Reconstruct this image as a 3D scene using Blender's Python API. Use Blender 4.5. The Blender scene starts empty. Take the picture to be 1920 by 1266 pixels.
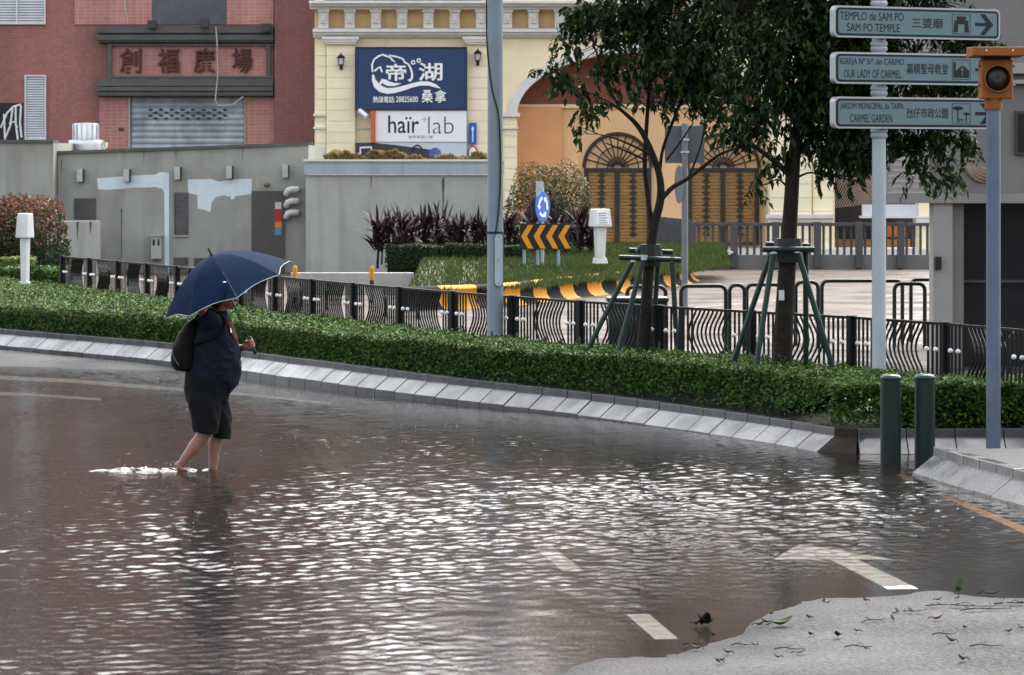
import bpy, bmesh, math, random
import numpy as np
from mathutils import Vector, Matrix

# ------------------------------------------------------------------ camera, sky, sun, exposure
F, HC, YH = 6500.0, 2.95, 310.0          # focal length in photo pixels, eye height over the water, horizon row
S = bpy.context.scene
COL = S.collection
cam = bpy.data.cameras.new("camera"); cam_o = bpy.data.objects.new("camera", cam); COL.objects.link(cam_o)
cam.sensor_width = 36.0; cam.lens = 36.0 * F / 1920.0
cam.shift_y = -(633.0 - YH) / 1920.0
cam.clip_start = 0.5; cam.clip_end = 3000
cam.dof.use_dof = True; cam.dof.focus_distance = 35.0; cam.dof.aperture_fstop = 9.0
cam_o.location = (0, 0, HC); cam_o.rotation_euler = (math.pi / 2, 0, 0)
S.camera = cam_o

SUN_EL, SUN_AZ = math.radians(50), math.radians(20)     # azimuth clockwise from +Y: high beyond the buildings, veiled by cloud
w = bpy.data.worlds.new("World"); S.world = w; w.use_nodes = True
nt = w.node_tree; bg = nt.nodes["Background"]
sky = nt.nodes.new("ShaderNodeTexSky"); sky.sky_type = 'NISHITA'; sky.sun_disc = False
sky.sun_elevation = SUN_EL; sky.sun_rotation = SUN_AZ; sky.air_density = 1.0; sky.dust_density = 5.0; sky.ozone_density = 1.0
hs = nt.nodes.new("ShaderNodeHueSaturation"); hs.inputs["Saturation"].default_value = 0.30
nt.links.new(sky.outputs[0], hs.inputs["Color"]); nt.links.new(hs.outputs[0], bg.inputs[0])
bg.inputs[1].default_value = 0.15
sl = bpy.data.lights.new("sun", 'SUN'); sl.energy = 0.5; sl.angle = math.radians(60); sl.color = (1, 0.97, 0.93)
so = bpy.data.objects.new("sun", sl); COL.objects.link(so)
d = Vector((math.sin(SUN_AZ) * math.cos(SUN_EL), math.cos(SUN_AZ) * math.cos(SUN_EL), math.sin(SUN_EL)))
so.rotation_euler = d.to_track_quat('Z', 'Y').to_euler(); so.location = (0, 0, 60)

S.view_settings.view_transform = 'Standard'; S.view_settings.look = 'None'
S.view_settings.exposure = 2.05; S.view_settings.gamma = 1.0; S.view_settings.use_curve_mapping = False
S.render.engine = 'CYCLES'
cy = S.cycles
cy.use_denoising = True; cy.max_bounces = 6; cy.diffuse_bounces = 3; cy.glossy_bounces = 3
cy.transmission_bounces = 4; cy.transparent_max_bounces = 8; cy.caustics_reflective = False; cy.caustics_refractive = False
cy.sample_clamp_indirect = 5.0

random.seed(7); rng = np.random.default_rng(7)
R = math.radians

# ------------------------------------------------------------------ helpers
def fx(px, Y): return (px - 960.0) / F * Y
def fz(py, Y): return HC - (py - YH) / F * Y
def P(px, py, Y): return Vector((fx(px, Y), Y, fz(py, Y)))
def gY(py, z=0.0): return (HC - z) * F / (py - YH)
def G(px, py, z=0.0):
    Y = gY(py, z); return Vector((fx(px, Y), Y, z))

def srgb(h, k=1.0):
    h = h.lstrip('#'); c = [int(h[i:i + 2], 16) / 255 for i in (0, 2, 4)]
    return tuple(k * (x / 12.92 if x <= .04045 else ((x + .055) / 1.055) ** 2.4) for x in c)

def vnoise(x, y, seed=0):
    """smooth value noise in -1..1 on arrays"""
    x = np.asarray(x, float); y = np.asarray(y, float)
    xi = np.floor(x).astype(np.int64); yi = np.floor(y).astype(np.int64)
    xf = x - xi; yf = y - yi
    def h(a, b):
        n = (a * 374761393 + b * 668265263 + seed * 974634777) & 0xffffffff
        n = ((n ^ (n >> 13)) * 1274126177) & 0xffffffff
        return ((n ^ (n >> 16)) & 0xffff) / 32767.5 - 1.0
    u = xf * xf * (3 - 2 * xf); v = yf * yf * (3 - 2 * yf)
    return (h(xi, yi) * (1 - u) + h(xi + 1, yi) * u) * (1 - v) + (h(xi, yi + 1) * (1 - u) + h(xi + 1, yi + 1) * u) * v

class MB:
    def __init__(s): s.v = []; s.f = []
    def add(s, vs, fs):
        n = len(s.v); s.v += [tuple(p) for p in vs]; s.f += [tuple(i + n for i in q) for q in fs]; return s
    def hexa(s, p):   # 4 bottom ccw, 4 top ccw
        return s.add(p, [(3, 2, 1, 0), (4, 5, 6, 7), (0, 1, 5, 4), (1, 2, 6, 5), (2, 3, 7, 6), (3, 0, 4, 7)])
    def box(s, x0, x1, y0, y1, z0, z1):
        if x0 > x1: x0, x1 = x1, x0
        if y0 > y1: y0, y1 = y1, y0
        if z0 > z1: z0, z1 = z1, z0
        return s.hexa([(x0, y0, z0), (x1, y0, z0), (x1, y1, z0), (x0, y1, z0), (x0, y0, z1), (x1, y0, z1), (x1, y1, z1), (x0, y1, z1)])
    def tube(s, pts, r, n=8):
        pts = [Vector(p) for p in pts]; m = len(pts)
        rr = [r] * m if not hasattr(r, '__len__') else list(r)
        vs = []; ref = None
        for i, p in enumerate(pts):
            t = (pts[min(i + 1, m - 1)] - pts[max(i - 1, 0)]).normalized()
            if ref is None:
                ref = Vector((0, 0, 1)) if abs(t.z) < .9 else Vector((1, 0, 0))
            a = (ref - t * ref.dot(t)).normalized(); b = t.cross(a); ref = a
            for k in range(n):
                q = 2 * math.pi * k / n; vs.append(p + (a * math.cos(q) + b * math.sin(q)) * rr[i])
        fs = []
        for i in range(m - 1):
            for k in range(n):
                fs.append((i * n + k, i * n + (k + 1) % n, (i + 1) * n + (k + 1) % n, (i + 1) * n + k))
        fs.append(tuple(reversed(range(n)))); fs.append(tuple((m - 1) * n + k for k in range(n)))
        return s.add(vs, fs)
    def lathe(s, prof, c=(0, 0, 0), n=16, axis='z'):
        vs = []; m = len(prof)
        for r, z in prof:
            for k in range(n):
                q = 2 * math.pi * k / n; a, b = r * math.cos(q), r * math.sin(q)
                p = (a, b, z) if axis == 'z' else (a, -z, b)
                vs.append((c[0] + p[0], c[1] + p[1], c[2] + p[2]))
        fs = [(i * n + k, i * n + (k + 1) % n, (i + 1) * n + (k + 1) % n, (i + 1) * n + k) for i in range(m - 1) for k in range(n)]
        fs.append(tuple(reversed(range(n)))); fs.append(tuple((m - 1) * n + k for k in range(n)))
        return s.add(vs, fs)
    def prism(s, poly, y0, y1):      # outline in (x, z), extruded along y
        n = len(poly); vs = [(x, y0, z) for x, z in poly] + [(x, y1, z) for x, z in poly]
        fs = [tuple(range(n)), tuple(reversed(range(n, 2 * n)))] + [(k, n + k, n + (k + 1) % n, (k + 1) % n) for k in range(n)]
        return s.add(vs, fs)
    def prismz(s, poly, z0, z1):
        n = len(poly); vs = [(x, y, z0) for x, y in poly] + [(x, y, z1) for x, y in poly]
        fs = [tuple(reversed(range(n))), tuple(range(n, 2 * n))] + [(k, (k + 1) % n, n + (k + 1) % n, n + k) for k in range(n)]
        return s.add(vs, fs)
    def ball(s, c, r, n=10, m=7):
        rx, ry, rz = (r, r, r) if not hasattr(r, '__len__') else r
        vs = [(c[0], c[1], c[2] - rz)]; fs = []
        for i in range(1, m):
            a = math.pi * i / m - math.pi / 2
            for k in range(n):
                q = 2 * math.pi * k / n
                vs.append((c[0] + rx * math.cos(a) * math.cos(q), c[1] + ry * math.cos(a) * math.sin(q), c[2] + rz * math.sin(a)))
        vs.append((c[0], c[1], c[2] + rz)); L = len(vs) - 1
        for k in range(n):
            fs.append((0, 1 + (k + 1) % n, 1 + k)); fs.append((L, 1 + (m - 2) * n + k, 1 + (m - 2) * n + (k + 1) % n))
        for i in range(m - 2):
            for k in range(n):
                fs.append((1 + i * n + k, 1 + i * n + (k + 1) % n, 1 + (i + 1) * n + (k + 1) % n, 1 + (i + 1) * n + k))
        return s.add(vs, fs)
    def loft(s, rings, n=20):        # rings: (z, xc, yc, rx, ry, tilt)
        vs = []
        for z, xc, yc, rx, ry, k_ in rings:
            for k in range(n):
                q = 2 * math.pi * k / n; dx = rx * math.cos(q)
                vs.append((xc + dx, yc + ry * math.sin(q), z + k_ * dx))
        m = len(rings)
        fs = [(i * n + k, i * n + (k + 1) % n, (i + 1) * n + (k + 1) % n, (i + 1) * n + k) for i in range(m - 1) for k in range(n)]
        fs.append(tuple(reversed(range(n)))); fs.append(tuple((m - 1) * n + k for k in range(n)))
        return s.add(vs, fs)
    def recalc(s): return s

def wl(o):
    v = Vector((0, 0, 0))
    while o is not None: v += o.location; o = o.parent
    return v

def mesh_from(name, v, f, mat, smooth=False, fix=True, bevel=0):
    me = bpy.data.meshes.new(name); me.from_pydata(v, [], f)
    if fix or bevel:
        bm = bmesh.new(); bm.from_mesh(me)
        if fix: bmesh.ops.recalc_face_normals(bm, faces=bm.faces)
        if bevel:
            es = [e for e in bm.edges if len(e.link_faces) == 2 and e.calc_face_angle(0) > .6]
            bmesh.ops.bevel(bm, geom=es, offset=bevel, segments=2, affect='EDGES', profile=.6)
        bm.to_mesh(me); bm.free()
    if mat: me.materials.append(mat)
    if smooth:
        me.polygons.foreach_set('use_smooth', [True] * len(me.polygons))
        if smooth == 'auto':
            try: me.set_sharp_from_angle(angle=R(40))
            except Exception: pass
    return me

def tag(o, label=None, cat=None, group=None, kind=None):
    if label: o["label"] = label
    if cat: o["category"] = cat
    if group: o["group"] = group
    if kind: o["kind"] = kind
    return o

def link(name, me, parent=None, loc=(0, 0, 0), rz=0.0):
    o = bpy.data.objects.new(name, me); COL.objects.link(o); o.parent = parent
    o.location = loc; o.rotation_euler = (0, 0, rz); return o

def thing(name, loc, label, cat, group=None, rz=0.0):
    o = link(name, None, None, loc, rz); o.empty_display_size = .2
    return tag(o, label, cat, group)

def part(name, mb, mat, parent=None, world=False, smooth=False, bevel=0, loc=(0, 0, 0), rz=0, fix=True):
    v = mb.v
    if world and parent is not None:
        o = wl(parent); v = [(a - o.x, b - o.y, c - o.z) for a, b, c in v]
    return link(name, mesh_from(name, v, mb.f, mat, smooth, fix, bevel), parent, loc, rz)

def struct(name, mb, mat, **k):
    return tag(part(name, mb, mat, **k), kind='structure')

def rect(mb, Y, x0, x1, y0, y1, th=.1, off=0.0):
    return mb.box(fx(x0, Y), fx(x1, Y), Y - off - th, Y - off, fz(y1, Y), fz(y0, Y))

# ---- materials
MATS = {}
def M(name, col, rough=.6, var=.18, scale=3.0, bump=0.0, bscale=40.0, metal=0.0, rnd=0.0, streak=0.0, streak_col=(.08, .075, .07), spec=.32, rvar=0.0, coat=0.0):
    if name in MATS: return MATS[name]
    m = bpy.data.materials.new(name); m.use_nodes = True; n = m.node_tree; b = n.nodes["Principled BSDF"]
    b.inputs["Roughness"].default_value = rough; b.inputs["Metallic"].default_value = metal
    b.inputs["Specular IOR Level"].default_value = spec
    if coat: b.inputs["Coat Weight"].default_value = coat; b.inputs["Coat Roughness"].default_value = .08
    g = n.nodes.new("ShaderNodeNewGeometry")
    noi = n.nodes.new("ShaderNodeTexNoise"); noi.inputs["Scale"].default_value = scale; noi.inputs["Detail"].default_value = 6; noi.inputs["Roughness"].default_value = .62
    n.links.new(g.outputs["Position"], noi.inputs["Vector"])
    mix = n.nodes.new("ShaderNodeMix"); mix.data_type = 'RGBA'
    mix.inputs[6].default_value = (*[c * (1 - var) for c in col], 1); mix.inputs[7].default_value = (*[min(1, c * (1 + var)) for c in col], 1)
    rmp = n.nodes.new("ShaderNodeMapRange"); rmp.inputs[1].default_value = .3; rmp.inputs[2].default_value = .7
    n.links.new(noi.outputs[0], rmp.inputs[0]); n.links.new(rmp.outputs[0], mix.inputs[0])
    out = mix.outputs[2]
    if rnd:
        oi = n.nodes.new("ShaderNodeObjectInfo"); mr = n.nodes.new("ShaderNodeMapRange")
        mr.inputs[3].default_value = 1 - rnd; mr.inputs[4].default_value = 1 + rnd
        n.links.new(oi.outputs["Random"], mr.inputs[0])
        mm = n.nodes.new("ShaderNodeMix"); mm.data_type = 'RGBA'; mm.blend_type = 'MULTIPLY'; mm.inputs[0].default_value = 1
        n.links.new(out, mm.inputs[6]); n.links.new(mr.outputs[0], mm.inputs[7]); out = mm.outputs[2]
    if streak:
        mp = n.nodes.new("ShaderNodeMapping"); mp.inputs["Scale"].default_value = (2.2, 2.2, .16)
        n.links.new(g.outputs["Position"], mp.inputs[0])
        n2 = n.nodes.new("ShaderNodeTexNoise"); n2.inputs["Scale"].default_value = 1.6; n2.inputs["Detail"].default_value = 5
        n.links.new(mp.outputs[0], n2.inputs["Vector"])
        r2 = n.nodes.new("ShaderNodeMapRange"); r2.inputs[1].default_value = .5; r2.inputs[2].default_value = .78; r2.inputs[4].default_value = streak
        n.links.new(n2.outputs[0], r2.inputs[0])
        m2 = n.nodes.new("ShaderNodeMix"); m2.data_type = 'RGBA'; m2.inputs[7].default_value = (*streak_col, 1)
        n.links.new(r2.outputs[0], m2.inputs[0]); n.links.new(out, m2.inputs[6]); out = m2.outputs[2]
    n.links.new(out, b.inputs["Base Color"])
    if rvar:
        rr = n.nodes.new("ShaderNodeMapRange"); rr.inputs[1].default_value = .35; rr.inputs[2].default_value = .65
        rr.inputs[3].default_value = max(.03, rough - rvar); rr.inputs[4].default_value = min(1, rough + rvar)
        n3 = n.nodes.new("ShaderNodeTexNoise"); n3.inputs["Scale"].default_value = scale * .7; n3.inputs["Detail"].default_value = 4
        n.links.new(g.outputs["Position"], n3.inputs["Vector"]); n.links.new(n3.outputs[0], rr.inputs[0]); n.links.new(rr.outputs[0], b.inputs["Roughness"])
    if bump:
        nb = n.nodes.new("ShaderNodeTexNoise"); nb.inputs["Scale"].default_value = bscale; nb.inputs["Detail"].default_value = 5
        n.links.new(g.outputs["Position"], nb.inputs["Vector"])
        bp = n.nodes.new("ShaderNodeBump"); bp.inputs["Strength"].default_value = 1; bp.inputs["Distance"].default_value = bump
        n.links.new(nb.outputs[0], bp.inputs["Height"]); n.links.new(bp.outputs[0], b.inputs["Normal"])
    MATS[name] = m; return m

def leafmat(name, c1, c2, rough=.4, trans=.25):
    m = bpy.data.materials.new(name); m.use_nodes = True; n = m.node_tree; b = n.nodes["Principled BSDF"]
    g = n.nodes.new("ShaderNodeNewGeometry")
    rp = n.nodes.new("ShaderNodeValToRGB"); rp.color_ramp.elements[0].color = (*c1, 1); rp.color_ramp.elements[1].color = (*c2, 1)
    n.links.new(g.outputs["Random Per Island"], rp.inputs[0]); n.links.new(rp.outputs[0], b.inputs["Base Color"])
    b.inputs["Roughness"].default_value = rough; b.inputs["Specular IOR Level"].default_value = .22
    t = n.nodes.new("ShaderNodeBsdfTranslucent"); n.links.new(rp.outputs[0], t.inputs[0])
    mx = n.nodes.new("ShaderNodeMixShader"); mx.inputs[0].default_value = trans
    n.links.new(b.outputs[0], mx.inputs[1]); n.links.new(t.outputs[0], mx.inputs[2])
    n.links.new(mx.outputs[0], n.nodes["Material Output"].inputs[0]); return m

def tilemat(name, c1, c2, mortar, tw, th, rough=.45):
    """small mosaic tiles, too small in the picture to tell apart"""
    m = bpy.data.materials.new(name); m.use_nodes = True; n = m.node_tree; b = n.nodes["Principled BSDF"]
    g = n.nodes.new("ShaderNodeNewGeometry"); sp = n.nodes.new("ShaderNodeSeparateXYZ"); cb = n.nodes.new("ShaderNodeCombineXYZ")
    n.links.new(g.outputs["Position"], sp.inputs[0]); n.links.new(sp.outputs[0], cb.inputs[0]); n.links.new(sp.outputs[2], cb.inputs[1])
    br = n.nodes.new("ShaderNodeTexBrick"); br.offset = 0
    br.inputs["Color1"].default_value = (*c1, 1); br.inputs["Color2"].default_value = (*c2, 1); br.inputs["Mortar"].default_value = (*mortar, 1)
    br.inputs["Scale"].default_value = 1; br.inputs["Mortar Size"].default_value = th * .07; br.inputs["Brick Width"].default_value = tw; br.inputs["Row Height"].default_value = th
    n.links.new(cb.outputs[0], br.inputs["Vector"])
    mp = n.nodes.new("ShaderNodeMapping"); mp.inputs["Scale"].default_value = (.5, .5, .07); n.links.new(g.outputs["Position"], mp.inputs[0])
    no = n.nodes.new("ShaderNodeTexNoise"); no.inputs["Scale"].default_value = 1.5; no.inputs["Detail"].default_value = 7; n.links.new(mp.outputs[0], no.inputs["Vector"])
    rm = n.nodes.new("ShaderNodeMapRange"); rm.inputs[1].default_value = .3; rm.inputs[2].default_value = .7; rm.inputs[3].default_value = .72; rm.inputs[4].default_value = 1.15
    n.links.new(no.outputs[0], rm.inputs[0])
    mm = n.nodes.new("ShaderNodeMix"); mm.data_type = 'RGBA'; mm.blend_type = 'MULTIPLY'; mm.inputs[0].default_value = 1
    n.links.new(br.outputs[0], mm.inputs[6]); n.links.new(rm.outputs[0], mm.inputs[7]); n.links.new(mm.outputs[2], b.inputs["Base Color"])
    b.inputs["Roughness"].default_value = rough
    bp = n.nodes.new("ShaderNodeBump"); bp.inputs["Distance"].default_value = .004; bp.invert = True
    n.links.new(br.outputs["Fac"], bp.inputs["Height"]); n.links.new(bp.outputs[0], b.inputs["Normal"])
    return m

def leaf_arrays(pos, nrm, L, W, tdir=None, fold=.25, jit=.35):
    N = len(pos)
    nrm = nrm / (np.linalg.norm(nrm, axis=1, keepdims=True) + 1e-9)
    t = rng.normal(size=(N, 3)) if tdir is None else tdir + rng.normal(size=(N, 3)) * jit
    t = t - nrm * np.sum(t * nrm, axis=1, keepdims=True); t /= (np.linalg.norm(t, axis=1, keepdims=True) + 1e-9)
    b = np.cross(nrm, t)
    L = (L * rng.uniform(.65, 1.25, N))[:, None]; W = (W * rng.uniform(.7, 1.25, N))[:, None]
    v = np.empty((N, 4, 3)); up = nrm * W * fold
    v[:, 0] = pos - t * L * .5; v[:, 1] = pos + b * W * .5 + up - t * L * .05; v[:, 2] = pos + t * L * .5 - nrm * L * .08; v[:, 3] = pos - b * W * .5 + up - t * L * .05
    return v.reshape(-1, 3)

def leaf_mesh(name, vlist, mat):
    v = np.concatenate(vlist).astype(np.float32); N = len(v) // 4
    me = bpy.data.meshes.new(name); me.vertices.add(len(v)); me.vertices.foreach_set('co', v.ravel())
    base = np.arange(N, dtype=np.int32)[:, None] * 4
    idx = (base + np.array([0, 1, 2, 0, 2, 3], dtype=np.int32)).ravel()
    me.loops.add(len(idx)); me.loops.foreach_set('vertex_index', idx)
    me.polygons.add(N * 2); me.polygons.foreach_set('loop_start', np.arange(N * 2, dtype=np.int32) * 3)
    me.update(calc_edges=True); me.validate(); me.materials.append(mat); return me

def grid_mesh(name, X, Y, Z, mat, smooth=True):
    ny, nx = X.shape
    v = np.stack([X, Y, Z], -1).reshape(-1, 3).astype(np.float32)
    me = bpy.data.meshes.new(name); me.vertices.add(len(v)); me.vertices.foreach_set('co', v.ravel())
    i = (np.arange(ny - 1)[:, None] * nx + np.arange(nx - 1)[None, :]).ravel().astype(np.int32)
    q = np.stack([i, i + 1, i + nx + 1, i + nx], -1).ravel()
    me.loops.add(len(q)); me.loops.foreach_set('vertex_index', q)
    n = len(q) // 4; me.polygons.add(n); me.polygons.foreach_set('loop_start', np.arange(n, dtype=np.int32) * 4)
    if smooth: me.polygons.foreach_set('use_smooth', np.ones(n, bool))
    me.update(calc_edges=True); me.materials.append(mat); return me

# ---- lettering and remeshed shapes are evaluated now, while the scene is still empty
def eval_mesh(o):
    COL.objects.link(o); dg = bpy.context.evaluated_depsgraph_get(); dg.update()
    me = bpy.data.meshes.new_from_object(o.evaluated_get(dg)); COL.objects.unlink(o)
    v = [tuple(p.co) for p in me.vertices]; f = [tuple(p.vertices) for p in me.polygons]
    bpy.data.meshes.remove(me); return v, f
TXT = {}
def glyphs(body, off=0.0, ext=0.0):
    k = (body, off)
    if k not in TXT:
        c = bpy.data.curves.new("text", 'FONT'); c.body = body; c.offset = off; c.resolution_u = 3; c.fill_mode = 'FRONT'
        o = bpy.data.objects.new("text", c); v, f = eval_mesh(o); bpy.data.objects.remove(o); bpy.data.curves.remove(c)
        xs = [p[0] for p in v]; ys = [p[1] for p in v]
        x0, x1, y0, y1 = min(xs), max(xs), min(ys), max(ys)
        TXT[k] = ([((p[0] - x0) / (x1 - x0), (p[1] - y0) / (y1 - y0)) for p in v], f)
    return TXT[k]
for b_, o_ in (("創", .012), ("福", .012), ("廣", .012), ("場", .012), ("帝", .016), ("湖", .016), ("桑", .012), ("拿", .012), ("熱線電話:", .01), ("28825600", .01),
               ("haïr", .008), ("lab", -.012), ("髮妍美容小屋", 0), ("TEMPLO de SAM PO", 0), ("SAM PO TEMPLE", 0), ("三婆廟", .006),
               ("IGREJA Nª Srª. do CARMO", 0), ("OUR LADY OF CARMEL", 0), ("嘉模聖母教堂", .006), ("JARDIM MUNICIPAL da TAIPA", 0), ("CARMEL GARDEN", 0), ("氹仔市政公園", .006)):
    glyphs(b_, o_)
def lettering(body, off, x0, x1, z0, z1, y, mat, parent, world=False, name='lettering', relief=0.0):
    """letters standing in the plane y = const, reading along +x"""
    v, f = glyphs(body, off); mb = MB()
    vs = [(x0 + a * (x1 - x0), y, z0 + b * (z1 - z0)) for a, b in v]; mb.add(vs, f)
    if relief:
        me = mesh_from('relief', mb.v, mb.f, None, fix=False); bm = bmesh.new(); bm.from_mesh(me)
        g = bmesh.ops.extrude_face_region(bm, geom=list(bm.faces))
        bmesh.ops.translate(bm, verts=[e for e in g['geom'] if isinstance(e, bmesh.types.BMVert)], vec=(0, -relief, 0))
        bm.verts.index_update(); mb = MB(); mb.add([tuple(q.co) for q in bm.verts], [tuple(q.index for q in p.verts) for p in bm.faces]); bm.free()
    return part(name, mb, mat, parent, world=world, fix=bool(relief))

def remesh(mb, vox, it=4, noise=0.0, nscale=9.0):
    me = mesh_from('tmp', mb.v, mb.f, None); o = bpy.data.objects.new('tmp', me)
    m = o.modifiers.new('r', 'REMESH'); m.mode = 'VOXEL'; m.voxel_size = vox
    if it: m = o.modifiers.new('s', 'SMOOTH'); m.factor = .5; m.iterations = it
    v, f = eval_mesh(o); bpy.data.objects.remove(o)
    out = MB(); out.v = v; out.f = f; return out

# the walker's shapes (local: x = walking direction, z = 0 at the water, camera on the -y side)
TORSO = [(.80, .03, 0, .205, .20, -.34), (.90, .075, 0, .245, .225, -.28), (1.02, .11, 0, .247, .24, -.16), (1.13, .105, 0, .24, .24, -.08),
         (1.25, .09, 0, .225, .24, 0), (1.37, .085, 0, .19, .245, 0), (1.45, .10, 0, .155, .225, 0), (1.51, .13, 0, .095, .12, 0), (1.54, .14, 0, .075, .08, 0)]
def torso_surf(z, ang, off):
    for a, b in zip(TORSO, TORSO[1:]):
        if a[0] <= z <= b[0]:
            t = (z - a[0]) / (b[0] - a[0]); c = [u + (v - u) * t for u, v in zip(a, b)]; break
    dx = (c[3] + off) * math.cos(ang)
    return (c[1] + dx, c[2] + (c[4] + off) * math.sin(ang), z + c[5] * dx)
UB = Vector(((478 - 385) / 193, .02, (880 - 662) / 193)); UT = Vector(((393 - 385) / 193, -.16, (880 - 464) / 193))   # umbrella handle end and tip
UD = (UT - UB).normalized()
def shaft(t): return UB + UD * t
HAND = shaft(.10)
def walker_shapes():
    b = MB()
    # legs: near one trails with the heel lifted, far one carries the weight
    b.tube([(-.02, -.09, .80), (.04, -.10, .60), (.045, -.10, .41), (-.02, -.10, .33), (-.10, -.10, .22), (-.175, -.10, .125), (-.225, -.10, .055)], [.12, .105, .072, .064, .066, .05, .042], 12)
    b.tube([(.04, .09, .80), (.10, .09, .56), (.11, .09, .36), (.085, .09, .24), (.075, .09, .10), (.065, .09, .0), (.06, .09, -.05)], [.12, .10, .07, .064, .05, .04, .042], 12)
    b.ball((-.245, -.10, .045), (.05, .042, .045)); b.tube([(-.24, -.10, .03), (-.19, -.10, -.03), (-.13, -.10, -.075), (-.06, -.10, -.09)], [.042, .045, .042, .028], 10)
    b.ball((.045, .09, -.06), (.05, .042, .045)); b.tube([(.05, .09, -.06), (.12, .09, -.065), (.20, .09, -.075), (.27, .09, -.085)], [.045, .045, .042, .025], 10)
    b.ball((.0, 0, .85), (.2, .19, .16)); b.ball((.10, 0, 1.10), (.21, .2, .24)); b.ball((.09, 0, 1.36), (.14, .2, .14))
    # neck and head with face
    b.tube([(.11, 0, 1.44), (.15, 0, 1.53), (.17, 0, 1.60)], [.075, .06, .058], 12)
    b.ball((.185, 0, 1.665), (.098, .078, .118), 14, 10); b.ball((.225, 0, 1.61), (.06, .055, .055)); b.ball((.265, 0, 1.575), (.022, .03, .02))
    b.tube([(.265, 0, 1.68), (.292, 0, 1.645), (.298, 0, 1.635)], [.012, .018, .012], 8)
    b.ball((.278, 0, 1.606), (.012, .026, .007)); b.ball((.277, 0, 1.594), (.011, .024, .007))
    for s in (-1, 1):
        b.ball((.17, s * .08, 1.65), (.026, .012, .034)); b.ball((.268, s * .034, 1.69), (.012, .02, .008))
    # far (left) arm to the handle, near (right) arm raised to the shaft under the canopy
    h = HAND
    b.tube([(.10, .22, 1.43), (.16, .25, 1.28), (.20, .24, 1.17), (.28, .17, 1.17), (.36, .07, h.z - .045), (h.x - .065, .03, h.z - .025)], [.058, .052, .046, .042, .034, .029], 10)
    k = shaft(.64)
    b.tube([(.10, -.21, 1.43), (.04, -.25, 1.47), (-.005, -.25, 1.535), (.02, -.22, 1.63), (.07, -.16, 1.70), (k.x - .05, k.y - .02, k.z - .02)], [.06, .052, .046, .042, .036, .03], 10)
    for c, t0 in ((HAND, .10), (k, .64)):
        # palm beside the shaft, four fingers of unequal length curled round it, thumb closing from the other side
        side = Vector((-1, 0, 0)); side = (side - UD * side.dot(UD)).normalized(); fr = UD.cross(side).normalized()
        if fr.y > 0: fr = -fr
        pc = c + side * .035
        for i in range(5):
            q = pc + UD * (-.034 + .017 * i); b.ball(q, (.02, .024, .016), 8, 6)
        b.ball(pc + side * .022, (.026, .024, .034), 8, 6)
        for i, (ln, o_) in enumerate(((1.0, .036), (1.12, .013), (1.06, -.010), (.88, -.032))):
            pts = []
            for j in range(7):
                a = R(12 + (205 * ln) * j / 6.0)
                pts.append(c + UD * o_ + side * (.027 * math.cos(a)) + fr * (.027 * math.sin(a)))
            b.tube(pts, [.0105, .0105, .0115, .010, .0105, .0095, .007], 8)
        pts = [pc + UD * .030 + side * .012 - fr * .012, c + UD * .046 + side * .018 - fr * .026, c + UD * .056 - side * .012 - fr * .026, c + UD * .052 - side * .028 - fr * .010]
        b.tube(pts, [.013, .0125, .0115, .008], 8)
    sh = MB(); sh.loft(TORSO, 28)
    sh.tube([(.10, .17, 1.42), (.14, .24, 1.34), (.19, .27, 1.22), (.21, .26, 1.17)], [.10, .092, .086, .088], 12)
    sh.tube([(.10, -.16, 1.43), (.06, -.22, 1.455), (.02, -.25, 1.49), (-.0, -.255, 1.515)], [.10, .094, .088, .088], 12)
    st = MB()
    st.loft([(.66, .02, 0, .20, .20, 0), (.76, .015, 0, .222, .215, -.1), (.88, .03, 0, .225, .215, -.2), (.93, .035, 0, .22, .21, -.2)], 24)
    st.loft([(.365, .01, -.11, .116, .12, -.14), (.38, .01, -.11, .12, .122, -.14), (.50, .012, -.11, .14, .128, -.08), (.68, .0, -.10, .168, .135, 0), (.80, .0, -.08, .175, .12, 0)], 20)
    st.loft([(.30, .15, .09, .09, .11, -.12), (.32, .15, .09, .093, .112, -.12), (.50, .13, .095, .125, .12, -.1), (.68, .055, .09, .16, .13, 0), (.80, .02, .08, .17, .12, 0)], 20)
    bp = MB()
    bp.loft([(.955, -.16, 0, .05, .09, .1), (.975, -.19, 0, .11, .15, .1), (1.05, -.205, 0, .135, .17, .05), (1.18, -.19, 0, .13, .175, 0), (1.32, -.15, 0, .115, .165, 0), (1.42, -.10, 0, .09, .135, 0), (1.47, -.06, 0, .05, .08, 0)], 24)
    bp.ball((-.275, 0, 1.10), (.06, .125, .10), 12, 8)
    def folds(m_, amp, k1, k2, zlo, seed):
        a = np.array(m_.v); an = np.arctan2(a[:, 1], a[:, 0] - .06); r_ = np.hypot(a[:, 1], a[:, 0] - .06) + 1e-6
        f_ = vnoise(a[:, 2] * k1 + an * 1.6, an * k2 + a[:, 2] * 3, seed) + .5 * vnoise(a[:, 2] * k1 * 2.1 - an * 2.5, an * k2 * 2, seed + 1)
        f_ = -np.abs(f_) * amp + amp * .4
        a[:, 0] += f_ * (a[:, 0] - .06) / r_; a[:, 1] += f_ * a[:, 1] / r_; m_.v = [tuple(p) for p in a]; return m_
    return remesh(b, .0065, 3), folds(remesh(sh, .010, 4), .016, 9, 1.5, .8, 61), folds(remesh(st, .009, 2), .013, 5, 2.2, .3, 71), folds(remesh(bp, .012, 6), .008, 6, 2, 0, 81)
BODY, SHIRT, SHORTS, PACK = walker_shapes()

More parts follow.
